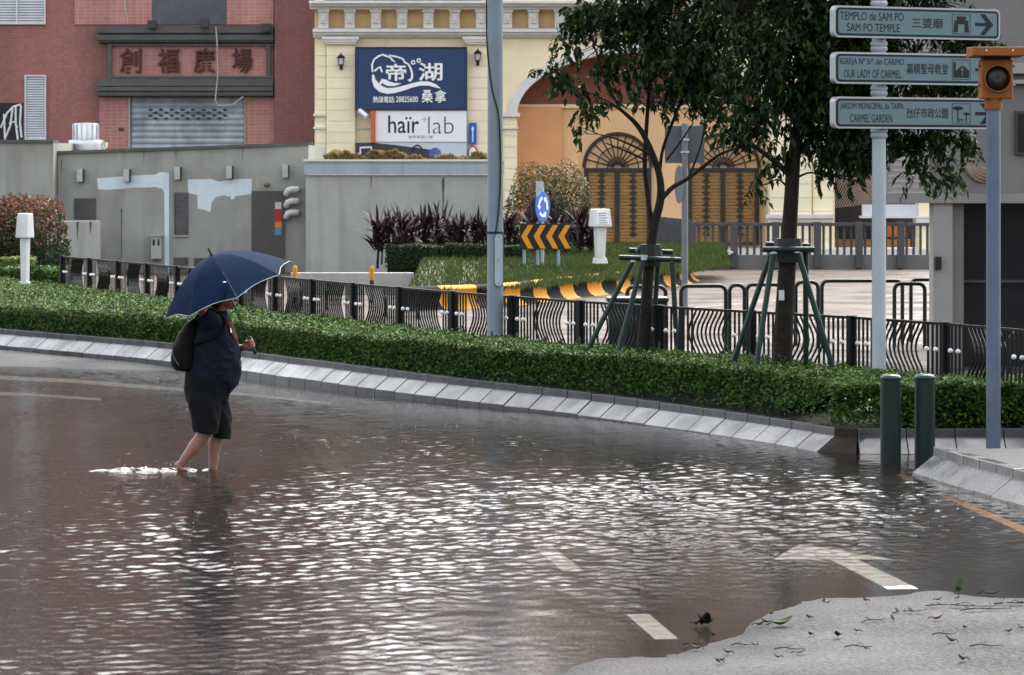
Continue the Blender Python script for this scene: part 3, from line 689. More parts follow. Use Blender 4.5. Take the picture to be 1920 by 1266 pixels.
# recess behind the arch
Yi = Yc + 1.6
mb = MB(); mb.box(AX - AA - .6, AX + AA + .6, Yi, Yi + .2, 0, fz(200, Yi)); part('inner_wall', mb, orange, ab, world=True)
mb = MB(); mb.box(AX - AA - .6, AX + AA + .6, Yi - .05, Yi + .2, fz(200, Yi), fz(80, Yi)); part('tympanum', mb, terra, ab, world=True)
mb = MB(); mb.box(AX - AA, AX + AA, Yi - .14, Yi - .05, fz(203, Yi), fz(196, Yi)); part('string_course', mb, cream, ab, world=True)
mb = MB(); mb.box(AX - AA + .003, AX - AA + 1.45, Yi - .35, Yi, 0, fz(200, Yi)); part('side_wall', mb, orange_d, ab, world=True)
wood = M('grille_slat', srgb('#96703f'), .5, .25, 4); iron = M('door_iron', (.028, .024, .02), .5, .2, 6)
def grille_door(xa, xb, xm, yt, yb, apex):
    mb = MB(); f_ = MB()
    for a in (xa, xm - 4, xb - 8): rect(f_, Yi, a, a + 8, yt, yb, .16, .01)
    rect(f_, Yi, xa, xb, yt - 4, yt + 3, .17, .01); rect(f_, Yi, xa, xb, yb - 4, yb, .15, .01)
    root = part('door', f_, iron, ab, world=True)
    y_ = yt + 6
    while y_ < yb - 6:
        for a, b in ((xa + 8.3, xm - 4.3), (xm + 4.3, xb - 8.3)): rect(mb, Yi, a, b, y_, y_ + 4.0, .05, .03)
        y_ += 6.2
    tag(part('slats', mb, wood, root, world=True), kind='stuff')
    mb = MB()
    for a, b in ((xa + 8, xm - 4), (xm + 4, xb - 8)):
        c_ = (a + b) / 2; y_ = yt + 10
        while y_ < yb - 10:
            X_, Z_ = fx(c_, Yi), fz(y_, Yi); mb.prism([(X_ - .13, Z_), (X_, Z_ - .1), (X_ + .13, Z_), (X_, Z_ + .1)], Yi - .12, Yi - .09); mb.box(X_ - .025, X_ + .025, Yi - .13, Yi - .1, Z_ - .09, Z_ + .09); y_ += 11
    tag(part('ornament', mb, iron, root, world=True), kind='stuff')
    mb = MB(); cx_, cz_ = fx((xa + xb) / 2, Yi), fz(yt - 4, Yi); ra = fx(xb, Yi) - cx_; rb = fz(apex, Yi) - cz_
    mb.tube([(cx_ + ra * math.cos(math.pi * i / 20), Yi - .12, cz_ + rb * math.sin(math.pi * i / 20)) for i in range(21)], .06, 6)
    for i in range(1, 12): a = math.pi * i / 12; mb.tube([(cx_ + .12 * math.cos(a), Yi - .1, cz_ + .12 * math.sin(a)), (cx_ + ra * .97 * math.cos(a), Yi - .1, cz_ + rb * .97 * math.sin(a))], .025, 5)
    for q in (.3, .62): mb.tube([(cx_ + q * ra * math.cos(math.pi * i / 14), Yi - .1, cz_ + q * rb * math.sin(math.pi * i / 14)) for i in range(15)], .02, 5)
    part('fanlight', mb, iron, root, world=True)
grille_door(1095, 1221, 1157, 319, 459, 251); grille_door(1289, 1423, 1355, 319, 459, 252)
mb = MB(); mb.box(AX - AA - .2, fx(1760, Yc), Yc - .9, Yi + .1, 0, .26); part('plinth_step', mb, trim, ab, world=True)
# cornice
for y0_, y1_, th in ((4, 9, 1.05), (9, 14, .85), (14, 19, .62), (55, 61, .50), (61, 66, .36), (66, 70, .22)):
    mb = MB(); rect(mb, Yc, 583 if y0_ < 20 else 588, 1700, y0_, y1_, th); part('cornice_moulding', mb, trim, ab, world=True)
mb = MB(); rect(mb, Yc, 590, 1700, 19, 55, .06); part('frieze', mb, M('frieze', srgb('#d9b887'), .6, .08, 2, streak=.2), ab, world=True)
mb = MB(); rect(mb, Yc, 610, 905, -12, 3, .5, .3); part('gutter', mb, dark_metal, ab, world=True)
md = MB(); md.box(-.16, .16, -.42, 0, 0, .52); md.box(-.1, .1, -.5, -.42, .16, .46); md.box(-.19, .19, -.5, 0, .52, .6); md.box(-.13, .13, -.36, 0, -.08, 0); md.ball((0, -.52, .31), (.06, .05, .11), 8, 6)
md_me = mesh_from('modillion', md.v, md.f, trim)
for i in range(21):
    px_ = 608 + 49 * i
    if px_ > 1640: break
    link('modillion', md_me, ab, (fx(px_, Yc) - ab.location.x, -.065, fz(54, Yc) ))
# pilasters built of blocks
def pilaster(xa, xb, ytop, off, cap=True, course=20.5, ybot=515):
    mb = MB(); rect(mb, Yc, xa + 1, xb - 1, ytop, ybot, off - .03); root = part('pilaster', mb, cream, ab, world=True)
    y_ = ytop
    while y_ < ybot:
        mb = MB(); X0, X1 = fx(xa, Yc), fx(xb, Yc); zt, zb = fz(y_ + .35, Yc), max(0, fz(min(y_ + course, ybot) - .35, Yc))
        mb.box(X0, X1, Yc - off, Yc - off + .05, zb, zt); part('block', mb, cream_b, root, world=True); y_ += course
    if cap:
        for a, b, e, th in ((70, 75, 8, .55), (75, 80, 5, .45), (80, 84, 2, .34)):
            mb = MB(); rect(mb, Yc, xa - e, xb + e, a, b, off + th * .5); part('capital', mb, trim, root, world=True)
pilaster(613, 666, 84, .22); pilaster(876, 916, 84, .22)
def block_field(xa, xb, ytop, off, course=20.5, ybot=515, bw=None):
    y_ = ytop
    while y_ < ybot:
        mb = MB(); rect(mb, Yc, xa, xb, y_ + .35, min(y_ + course, ybot) - .35, off); part('block', mb, cream_b, ab, world=True); y_ += course
block_field(946, 969, 214, .06); block_field(594, 611, 84, .05); block_field(1442, 1520, 215, .30, 26); block_field(1524, 1560, 215, .10, 26)
for a, b, y0_, y1_, th in ((588, 612, 213, 218, .16), (588, 612, 238, 242, .12), (940, 975, 212, 219, .22), (940, 972, 238, 242, .16), (668, 706, 213, 218, .06), (668, 706, 238, 242, .05), (1434, 1562, 402, 409, .55), (1438, 1560, 409, 416, .42), (1432, 1562, 470, 482, .5), (1436, 1562, 205, 214, .42)):
    mb = MB(); rect(mb, Yc, a, b, y0_, y1_, th); part('moulding', mb, trim, ab, world=True)
# set-back bays right of the arcade: dark passage, net, shop front
mb = MB(); mb.box(fx(1560, Yc), fx(1765, Yc), Yc + 3.6, Yc + 4, 0, 4.2); part('back_wall', mb, M('passage_wall', (.035, .032, .03), .6), ab, world=True)
mb = MB(); rect(mb, Yc, 1660, 1716, 424, 448, .3, -3.0); part('awning', mb, M('awning_orange', srgb('#b06a2c'), .6), ab, world=True)
mb = MB(); rect(mb, Yc, 1722, 1765, 300, 515, .9, -.8); part('column', mb, cream_b, ab, world=True)
mb = MB(); rect(mb, Yc, 1716, 1766, 410, 418, 1.1, -.7); part('moulding', mb, trim, ab, world=True)
mb = MB(); rect(mb, Yc, 1560, 1722, 452, 512, .3, -2.6); part('low_wall', mb, M('passage_low', srgb('#9a7446'), .6, .3, 5), ab, world=True)
mb = MB(); netm = M('net', (.32, .25, .19), .6)
for i in range(26):
    a = 1562 + i * 5.2
    for s_ in (1, -1):
        x_a = a if s_ > 0 else a; mb.tube([(fx(a, Yc), Yc + .7, fz(300, Yc)), (fx(a + s_ * 32, Yc), Yc + .6, fz(345, Yc)), (fx(a + s_ * 58, Yc), Yc + .8, fz(392 - .12 * abs(a - 1620), Yc))], .018, 4)
tag(part('netting', mb, netm, ab, world=True), kind='stuff')
mb = MB(); rect(mb, Yc, 1618, 1742, 384, 407, .3, -.4); rect(mb, Yc, 1612, 1748, 405, 409, .5, -.3); part('fascia_board', mb, white_metal, ab, world=True)

# grey service annexe
Ya = 95.0
gw = M('grey_render', srgb('#94958d'), .7, .14, 1.1, .004, 25, streak=.5, streak_col=(.16, .15, .13))
gw2 = M('grey_render_pale', srgb('#a3a49d'), .7, .12, 1.0, .004, 25, streak=.45, streak_col=(.2, .19, .17))
cop = M('coping', (.09, .088, .08), .6, .3, 3, .004, 20, streak=.3)
an = thing('service_annexe', (fx(340, Ya), Ya, 0), 'grey rendered low annexe with white paint patches, vents and steel door', 'building')
mb = MB(); X0, X1 = fx(108, Ya), fx(578, Ya)
za, zb = fz(289, Ya), fz(272, Ya)
mb.hexa([(X0, Ya, 0), (X1, Ya, 0), (X1, Ya + 9, 0), (X0, Ya + 9, 0), (X0, Ya, za), (X1, Ya, zb), (X1, Ya + 9, zb), (X0, Ya + 9, za)])
part('wall', mb, gw, an, world=True)
mb = MB(); mb.hexa([(X0 - .03, Ya - .08, za), (X1 + .1, Ya - .08, zb), (X1 + .1, Ya + .3, zb), (X0 - .03, Ya + .3, za), (X0 - .03, Ya - .08, za + .08), (X1 + .1, Ya - .08, zb + .08), (X1 + .1, Ya + .3, zb + .08), (X0 - .03, Ya + .3, za + .08)])
part('coping', mb, cop, an, world=True)
mb = MB(); rect(mb, Ya, -300, 107, 266, 515, 0.0, 0); mb = MB(); mb.box(fx(-300, Ya), fx(107, Ya), Ya - .8, Ya + 9, 0, fz(268, Ya)); part('side_block', mb, gw, an, world=True)
mb = MB(); mb.box(fx(-300, Ya), fx(107.5, Ya), Ya - .88, Ya + .3, fz(268, Ya), fz(263, Ya)); part('coping', mb, cop, an, world=True)
mb = MB(); mb.box(fx(579, Ya), fx(940, Ya), Ya - 1.4, Ya + 9, 0, fz(328, Ya)); part('front_block', mb, gw2, an, world=True)
mb = MB(); mb.box(fx(577, Ya), fx(945, Ya), Ya - 1.5, Ya - .6, fz(327.5, Ya), fz(303, Ya)); part('parapet', mb, M('parapet_paint', srgb('#9fa9b2'), .6, .1, 1.5, streak=.3), an, world=True)
mb = MB(); mb.box(fx(575, Ya), fx(947, Ya), Ya - 1.56, Ya - .54, fz(303, Ya), fz(299, Ya)); part('coping', mb, trim, an, world=True)
# white touch-up paint, two ragged patches
tp = M('touch_up_paint', srgb('#c6d6da'), .6, .07, 5)
def patch(o_):
    mb = MB(); mb.prism([(fx(a, Ya), fz(b, Ya)) for a, b in o_], Ya - .006, Ya - .001); part('paint_patch', mb, tp, an, world=True)
patch([(182, 335), (184, 355), (200, 356), (232, 354), (250, 352), (272, 352), (292, 351), (304, 354), (308, 362), (309, 520), (317, 520), (317, 324), (300, 323), (290, 328), (270, 328), (240, 330), (205, 333)])
patch([(352, 337), (353, 362), (362, 364), (370, 366), (371, 391), (382, 393), (394, 398), (397, 380), (404, 370), (422, 366), (426, 369), (432, 368), (433, 374), (440, 373), (441, 368), (472, 364), (472, 335), (430, 337), (412, 341), (395, 336)])
mb = MB(); mb.box(-.05, .05, -.15, 0, 0, .33); vl_me = mesh_from('wall_lamp', mb.v, mb.f, white_metal, bevel=.01)
mb = MB(); mb.box(-.08, .08, -.32, 0, 0, .34); lamp_me = mesh_from('wall_lamp', mb.v, mb.f, M('lamp_grey', srgb('#a8aaa8'), .5), bevel=.012)
mb = MB(); mb.box(.081, .10, -.32, 0, -.01, .35); lampd_me = mesh_from('lamp_side', mb.v, mb.f, black)
for px_, py_ in ((152, 341), (239, 341), (334, 337), (431, 335), (536, 333)):
    o = link('wall_lamp', lamp_me, an, (fx(px_, Ya) - an.location.x, -.003, fz(py_, Ya))); o2 = link('lamp_side', lampd_me, o)
mb = MB(); rect(mb, Ya, 472, 534, 358, 518, .05); dr = part('door', mb, M('steel_door', srgb('#4d4a46'), .5, .15, 2, streak=.2), an, world=True)
for i, (c_, a, b) in enumerate((('#b5b5ae', 379, 392), ('#a1262c', 393, 416), ('#c97a2c', 416, 428), ('#4f86b8', 429, 441))):
    mb = MB(); rect(mb, Ya, 516, 528, a, b, .01, .052); part('notice', mb, M('notice_%d' % i, srgb(c_), .5), dr, world=True)
for a, b, c_, d_ in ((327, 353, 361, 441), (139, 180, 372, 413), (326, 353, 483, 500), (364, 395, 484, 500)):
    mb = MB(); rect(mb, Ya, a, b, c_, d_, .03); w_ = part('vent_opening', mb, M('vent_dark', (.07, .068, .066), .6, .3, 3), an, world=True)
    mb = MB(); y_ = c_ + 2
    if d_ - c_ > 50:
        while y_ < d_ - 3: rect(mb, Ya, a + 4, b - 1, y_, y_ + 1.8, .05, .03); y_ += 3.4
        tag(part('slats', mb, M('vent_slat', (.14, .14, .14), .5), w_, world=True), kind='stuff')
    mb = MB(); rect(mb, Ya, a - 1, b + 1, d_, d_ + 3, .06); part('sill', mb, gw2, w_, world=True)
mb = MB(); rect(mb, Ya, 285, 304, 443, 485, .25); rect(mb, Ya, 283, 306, 440, 443, .3); mbx = part('meter_box', mb, M('meter_box', srgb('#a3a3a0'), .5), an, world=True)
mb = MB(); rect(mb, Ya, 288, 292, 449, 460, .01, .25); rect(mb, Ya, 297, 301, 449, 460, .01, .25); part('meter_window', mb, black, mbx, world=True)
pipe_m = M('pipe_white', srgb('#c9c9c6'), .4)
for py_ in (356, 378, 399):
    mb = MB(); mb.tube([(fx(537, Ya), Ya - .05, fz(py_ + 8, Ya)), (fx(538, Ya), Ya - .2, fz(py_ + 7, Ya)), (fx(541, Ya), Ya - .24, fz(py_ + 1, Ya)), (fx(547, Ya), Ya - .24, fz(py_ - 1, Ya)), (fx(557, Ya), Ya - .24, fz(py_ - 1, Ya)), (fx(558, Ya), Ya - .04, fz(py_, Ya))], .085, 10); part('vent_pipe', mb, pipe_m, an, world=True, smooth=True)
mb = MB(); mb.ball((fx(501, Ya), Ya - .1, fz(346, Ya)), (.09, .1, .07)); part('door_lamp', mb, M('brass', (.2, .13, .06), .4), an, world=True, smooth=True)
st_m = M('damp_stain', (.10, .095, .085), .8, .3, 12, spec=.1)
for px_, a, b, wd, off in ((228, 392, 492, 1.6, 0), (833, 333, 392, 3.2, 1.4), (700, 331, 352, 1.2, 1.4), (270, 282, 312, 1.0, 0), (455, 276, 300, 1.0, 0), (330, 279, 296, 1.4, 0), (160, 414, 446, 2.4, 1.7), (184, 414, 436, 2.2, 1.7), (116, 300, 326, 1.2, 0)):
    mb = MB(); left = []; right = []
    for i in range(9): f_ = i / 8; y_ = a + (b - a) * f_; w_ = wd * (1 - f_ * .75) * random.uniform(.65, 1.1); left.append((fx(px_ - w_, Ya), fz(y_, Ya))); right.append((fx(px_ + w_ * random.uniform(.7, 1), Ya), fz(y_, Ya)))
    mb.prism(left + right[::-1], Ya - off - .005, Ya - off - .001); part('drip_stain', mb, st_m, an, world=True)
mb = MB(); mb.box(fx(95, Ya), fx(197, Ya), Ya - 1.7, Ya - .9, 0, fz(413, Ya)); part('low_block', mb, gw2, an, world=True)
# roof ventilator
Yv = 99.0
vt = thing('roof_ventilator', (fx(162, Yv), Yv, fz(286, Yv) - .05), 'shiny metal roof ventilator drum on the grey annexe', 'ventilator')
mb = MB(); k_ = Yv / F; mb.lathe([(.02, .9), (23 * k_, .88), (24 * k_, .84), (24.5 * k_, .42), (33 * k_, .40), (34 * k_, .36), (33 * k_, .08), (29 * k_, .0), (.02, 0)], n=24)
galv = M('galvanised', (.55, .57, .60), .28, .12, 5, metal=.7)
part('drum', mb, galv, vt, smooth='auto')
for q in range(7):
    a = R(180 + 25 * q); mb = MB(); mb.box(-.012, .012, -.03, 0, .42, .86); part('rib', mb, galv, vt, loc=(24.4 * k_ * math.cos(a), 24.4 * k_ * math.sin(a), 0), rz=a + math.pi / 2)
mb = MB(); mb.tube([(32 * k_, -.1, .15), (38 * k_, -.15, .22), (38 * k_, -.15, .34)], .05, 8); part('spout', mb, pipe_m, vt)

# corner building on the right, near
Yb = 50.0
cg = M('corner_render', srgb('#74716f'), .6, .10, 1.2, .003, 25, streak=.2)
cgl = M('corner_column', srgb('#918e8b'), .55, .07, 1.5, .003, 25, streak=.15)
cgd = M('dark_glass', (.018, .018, .02), .10, .3, 1.0)
cb = thing('corner_building', (fx(1860, Yb), Yb, 0), 'grey corner building with pale column, dark glazing and louvre screen', 'building')
xb1 = fx(2300, Yb)
mb = MB(); mb.box(fx(1742, Yb), xb1, Yb + .1, Yb + 7, fz(364, Yb), 11.5); part('upper_wall', mb, cg, cb, world=True)
mb = MB(); mb.box(fx(1662, Yb), xb1, Yb - .06, Yb + .5, fz(381, Yb), fz(363, Yb)); part('lintel', mb, M('lintel', srgb('#858280'), .55, .08, 2, streak=.2), cb, world=True)
mb = MB(); mb.box(fx(1750, Yb), fx(1786, Yb), Yb, Yb + .5, 0, fz(381.5, Yb)); c_o = part('column', mb, cgl, cb, world=True)
mb = MB(); mb.box(fx(1786.3, Yb), fx(1809, Yb), Yb + .12, Yb + .6, 0, fz(381.5, Yb)); part('column_return', mb, cg, cb, world=True)
mb = MB(); mb.box(fx(1752, Yb), fx(1764, Yb), Yb - .1, Yb - .002, fz(505, Yb), fz(481, Yb)); part('card_reader', mb, black, c_o, world=True, bevel=.01)
mb = MB(); mb.box(fx(1809, Yb), xb1, Yb + .5, Yb + .6, 0, fz(381.5, Yb)); gl_o = part('glazing', mb, cgd, cb, world=True)
for a in (1809, 1875, 1945, 2020):
    mb = MB(); mb.box(fx(a, Yb), fx(a + 5, Yb), Yb + .42, Yb + .5, 0, fz(382, Yb)); part('mullion', mb, dark_metal, gl_o, world=True)
mb = MB(); mb.box(fx(1815, Yb), xb1, Yb + .43, Yb + .5, fz(532, Yb), fz(527, Yb)); part('transom', mb, dark_metal, gl_o, world=True)
# upper window, ledge, relief
mb = MB(); mb.box(fx(1904, Yb), fx(1960, Yb), Yb + .02, Yb + .1, fz(290, Yb), fz(208, Yb)); w_ = part('window', mb, M('brown_frame', (.06, .045, .035), .5), cb, world=True)
mb = MB(); mb.box(fx(1909, Yb), fx(1955, Yb), Yb + .005, Yb + .02, fz(285, Yb), fz(213, Yb)); part('pane', mb, cgd, w_, world=True)
for a, b in ((118, 138), (150, 157)):
    mb = MB(); mb.box(fx(1742, Yb), xb1, Yb - .05, Yb + .1, fz(b, Yb), fz(a, Yb)); part('ledge', mb, cgl, cb, world=True)
rel = M('relief_bronze', (.22, .17, .12), .5)
for i in range(5):
    mb = MB(); a0 = R(200 + i * 14); cx_, cz_ = fx(1852, Yb), fz(288, Yb); r_ = .42 - i * .045; pts = []
    for j in range(9): a = R(190 + i * 9 + j * 10); pts.append((cx_ + r_ * math.cos(a) * .8, Yb + .08, cz_ + r_ * math.sin(a)))
    mb.tube(pts, [.012, .03, .04, .045, .045, .04, .03, .02, .006], 6); part('relief_feather', mb, rel, cb, world=True, smooth=True)
# louvre screen hung on the lintel
mb = MB(); mb.box(fx(1658, Yb), fx(1664, Yb), Yb, Yb + .1, fz(380, Yb), fz(205, Yb)); mb.box(fx(1736, Yb), fx(1742, Yb), Yb, Yb + .1, fz(363, Yb), fz(205, Yb)); lv = part('screen_frame', mb, cgl, cb, world=True)
for i in range(15):
    y_ = 214 + i * 10.3
    if y_ > 360: break
    mb = MB(); X0, X1 = fx(1664.2, Yb), fx(1735.8, Yb); z_ = fz(y_, Yb); mb.hexa([(X0, Yb + .01, z_ - .03), (X1, Yb + .01, z_ - .03), (X1, Yb + .02, z_ - .035), (X0, Yb + .02, z_ - .035), (X0, Yb + .085, z_ + .03), (X1, Yb + .085, z_ + .03), (X1, Yb + .095, z_ + .025), (X0, Yb + .095, z_ + .025)]); part('slat', mb, cgl, lv, world=True)

# ---- shop signs on the arcade
navy = M('sign_navy', srgb('#1f3a5f'), .35, .08, 1.5); wht = M('sign_white', srgb('#e8e8ea'), .4, .03, 3); cut = M('letter_white', (.82, .83, .84), .4, .03)
Ys = Yc - .35
sg = thing('shop_sign', (fx(770, Ys), Ys, fz(206, Ys)), 'large navy shop sign with white Chinese letters and wave logo', 'sign')
mb = MB(); rect(mb, Ys, 667, 875, 90, 206, .18); pn = part('panel', mb, navy, sg, world=True)
mb = MB()
for a, b, c_, d_ in ((666, 876, 88.5, 91), (666, 876, 205, 207), (666, 668, 91, 205), (874, 876, 91, 205)): rect(mb, Ys, a, b, c_, d_, .22)
part('frame', mb, black, sg, world=True)
yl = Ys - .185
def sgl(t_, off, a, b, c_, d_, nm='lettering', mt=cut): lettering(t_, off, fx(a, Ys), fx(b, Ys), fz(d_, Ys), fz(c_, Ys), yl, mt, sg, True, nm, .04)
sgl("帝", .016, 724, 762, 120, 152); sgl("湖", .016, 785, 830, 118, 152); sgl("桑", .012, 791, 812, 169, 193); sgl("拿", .012, 815, 837, 169, 193)
sgl("熱線電話:", .01, 700, 741, 181, 193); sgl("28825600", .01, 743, 784, 181, 192)
def ribbon(pts, wid, Y, y, mt, root, nm):
    mb = MB(); vs = []; fs = []; pts = [Vector((fx(a, Y), 0, fz(b, Y))) for a, b in pts]; m_ = len(pts)
    ws = wid if hasattr(wid, '__len__') else [wid] * m_
    for i, p in enumerate(pts):
        t = (pts[min(i + 1, m_ - 1)] - pts[max(i - 1, 0)]).normalized(); nn = Vector((-t.z, 0, t.x)) * ws[i] * .5 * Y / F
        vs += [(p.x + nn.x, y - .04, p.z + nn.z), (p.x - nn.x, y - .04, p.z - nn.z), (p.x - nn.x, y, p.z - nn.z), (p.x + nn.x, y, p.z + nn.z)]
    for i in range(m_ - 1):
        k = 4 * i; fs += [(k, k + 1, k + 5, k + 4), (k, k + 4, k + 7, k + 3), (k + 1, k + 2, k + 6, k + 5)]
    mb.add(vs, fs); return part(nm, mb, mt, root, world=True)
logo = ribbon([(699, 136), (698, 122), (702, 112), (710, 106), (718, 103), (726, 106), (732, 108), (736, 113), (741, 117)], [3, 3.5, 3, 3.5, 3, 3.5, 3, 3, 2], Ys, yl, cut, sg, 'wave_logo')
ribbon([(730, 104), (740, 106), (748, 108), (756, 111), (759, 117), (766, 121), (770, 128), (773, 137), (773, 146), (769, 152), (765, 150)], [2, 3, 3, 3, 3.5, 3, 3.5, 3.5, 4, 5, 2], Ys, yl, cut, logo, 'logo_stroke')
ribbon([(700, 140), (701, 150), (706, 160), (714, 167), (726, 171), (740, 170), (756, 166), (772, 161), (788, 157), (803, 157), (816, 161), (826, 166)], [3, 7, 11, 12, 11, 10, 9, 8, 8, 8, 6, 1], Ys, yl, cut, logo, 'logo_stroke')
ribbon([(712, 158), (718, 152), (722, 154), (728, 157), (740, 159), (752, 157)], [3, 8, 10, 9, 6, 1], Ys, yl, cut, logo, 'logo_stroke')
ribbon([(703, 134), (708, 129), (714, 126), (715, 131), (717, 136)], [4, 3, 4, 3, 3], Ys, yl, cut, logo, 'logo_stroke')
for cx_, cy_, r_ in ((775, 117.5, 3.2), (785.5, 114, 3.2)):
    ribbon([(cx_ + r_ * math.cos(R(30 * i)), cy_ + r_ * math.sin(R(30 * i))) for i in range(13)], 2.2, Ys, yl, cut, logo, 'logo_ring')
s2 = thing('salon_sign', (fx(790, Ys), Ys, fz(266, Ys)), 'white salon sign with thin black lettering below the navy sign', 'sign')
mb = MB(); rect(mb, Ys, 704.5, 875, 208, 266, .16); part('panel', mb, wht, s2, world=True)
yl2 = Ys - .163
inkb = M('ink_black', (.012, .012, .014), .5); inkg = M('ink_grey', (.10, .09, .13), .5); inky = M('ink_lime', srgb('#b9b845'), .5)
for t_, o_, a, b, c_, d_, mt in (("haïr", .008, 728, 786, 217, 250, inkb), ("lab", -.012, 803, 851, 219, 251, inkg), ("髮妍美容小屋", 0, 766, 812, 254, 260, inkg)):
    lettering(t_, o_, fx(a, Ys), fx(b, Ys), fz(d_, Ys), fz(c_, Ys), yl2, mt, s2, True)
mb = MB(); rect(mb, Ys, 790, 801, 223.2, 225, .004, .162); rect(mb, Ys, 794.6, 796.4, 219, 223.2, .004, .162); rect(mb, Ys, 794.6, 796.4, 225, 230, .004, .162); part('plus_mark', mb, inky, s2, world=True)
s3 = thing('lower_banner', (fx(770, Ys), Ys, fz(312, Ys)), 'dark and white banner below the salon sign, behind flowers', 'banner')
mb = MB(); rect(mb, Ys, 667, 875, 267, 318, .12); part('panel', mb, M('banner_white', srgb('#c5cdd6'), .45, .05), s3, world=True)
mb = MB(); mb.prism([(fx(667, Ys), fz(318, Ys)), (fx(810, Ys), fz(318, Ys)), (fx(810, Ys), fz(281, Ys)), (fx(740, Ys), fz(272, Ys)), (fx(700, Ys), fz(268, Ys)), (fx(667, Ys), fz(267.5, Ys))], Ys - .13, Ys - .121); part('dark_field', mb, M('banner_dark', (.04, .042, .05), .45), s3, world=True)
ribbon([(676, 292), (676, 277), (697, 276), (696, 284), (690, 290)], 3.4, Ys, Ys - .135, wht, s3, 'banner_mark')
ribbon([(773, 284), (775, 276), (782, 272), (789, 275), (792, 281)], 2.4, Ys, Ys - .125, inkb, s3, 'banner_mark')
mb = MB(); mb.lathe([(.01, 0), (.19, 0), (.19, .01), (.01, .01)], c=(fx(816, Ys), Ys - .14, fz(288, Ys)), n=20, axis='y'); part('banner_badge', mb, M('badge_blue', srgb('#5a5fa8'), .5), s3, world=True)
mb = MB(); rect(mb, Ys, 696, 703.8, 208, 268, .3); o = part('orange_post', mb, M('post_orange', srgb('#c5622c'), .5), None); tag(o, 'narrow orange board strip left of white salon sign', 'board')
def traffic(name, px_, label, shapes, Y=Yc - .3):
    t_ = thing(name, (fx(px_, Y), Y, fz(310, Y)), label, 'sign'); return t_
tf = traffic('one_way_sign', 886, 'small blue one way sign with white arrow on cream pier', 0)
Yt = Yc - .3
mb = MB(); rect(mb, Yt, 879, 893.5, 230, 271, .03); part('plate', mb, M('traffic_blue', srgb('#1d5fb0'), .35, .06), tf, world=True)
mb = MB(); k = Yt; mb.prism([(fx(885.3, k), fz(266, k)), (fx(887.3, k), fz(266, k)), (fx(887.3, k), fz(243, k)), (fx(889.2, k), fz(243, k)), (fx(886.3, k), fz(236, k)), (fx(883.4, k), fz(243, k)), (fx(885.3, k), fz(243, k))], Yt - .037, Yt - .033); part('arrow', mb, cut, tf, world=True)
tf = traffic('no_entry_sign', 886, 'small round sign with red ring below the blue arrow sign', 0)
mb = MB()
def disc(cx_, cy_, rx, ry, y0, y1, n=24): 
    m_ = MB(); m_.prism([(fx(cx_ + rx * math.cos(2 * math.pi * i / n), Yt), fz(cy_ + ry * math.sin(2 * math.pi * i / n), Yt)) for i in range(n)], y0, y1); return m_
part('ring', disc(886.5, 287, 9.5, 14, Yt - .03, Yt), M('traffic_red', srgb('#b8202a'), .4), tf, world=True); part('face', disc(886.5, 287, 7, 11, Yt - .034, Yt - .031), wht, tf, world=True)
mb = MB(); rect(mb, Yt, 883, 890, 286, 292, .004, .035); part('pictogram', mb, inkb, tf, world=True)
for px_, py_, lb in ((640, 116, 'black carriage lantern on the pier left of navy sign'), (896, 108, 'black carriage lantern on the pier right of navy sign')):
    Yl = Yc - .22; t_ = thing('wall_lantern', (fx(px_, Yl), Yl, fz(py_ + 13, Yl)), lb, 'lantern', 'carriage lanterns on the arcade piers')
    mb = MB(); mb.lathe([(.0, 0), (.03, .02), (.05, .08), (.10, .12), (.10, .13), (.02, .13)], c=(0, -.22, 0), n=8); mb.tube([(0, -.22, .02), (0, -.1, -.04), (0, 0, .04)], .02, 6); mb.box(-.05, .05, -.02, 0, -.03, .1); part('bracket', mb, black, t_)
    mb = MB(); mb.lathe([(.09, .13), (.12, .33), (.02, .33)], c=(0, -.22, 0), n=8); part('lantern_glass', mb, M('lantern_glass', (.5, .5, .5), .15), t_)
    mb = MB(); mb.lathe([(.15, .33), (.13, .36), (.07, .43), (.03, .45), (.02, .5), (.0, .52)], c=(0, -.22, 0), n=8); part('lantern_cap', mb, black, t_)
    mb = MB()
    for q in range(4): a = R(45 + 90 * q); mb.tube([(.095 * math.cos(a), -.22 + .095 * math.sin(a), .13), (.125 * math.cos(a), -.22 + .125 * math.sin(a), .34)], .012, 4)
    part('lantern_cage', mb, black, t_)
cc = thing('security_camera', (fx(682, Ys), Ys, fz(213, Ys)), 'white security camera below the corner of navy sign', 'camera')
mb = MB(); mb.tube([(-.13, -.30, .1), (.12, -.45, -.1)], .075, 10); part('housing', mb, wht, cc, smooth='auto'); mb = MB(); mb.tube([(0, -.38, .0), (0, -.1, .12), (0, .3, .12)], .025, 6); part('bracket', mb, wht, cc)

# ------------------------------------------------------------------ vegetation helpers
twig = M('bark', (.020, .017, .014), .85, .45, 18, .012, 26, spec=.15)
hedge_leaf = leafmat('hedge_leaf', (.007, .021, .0035), (.074, .160, .017), .5, .28)
def scatter_box(n, fpos, L, W, up=.6, name=''):
    pass
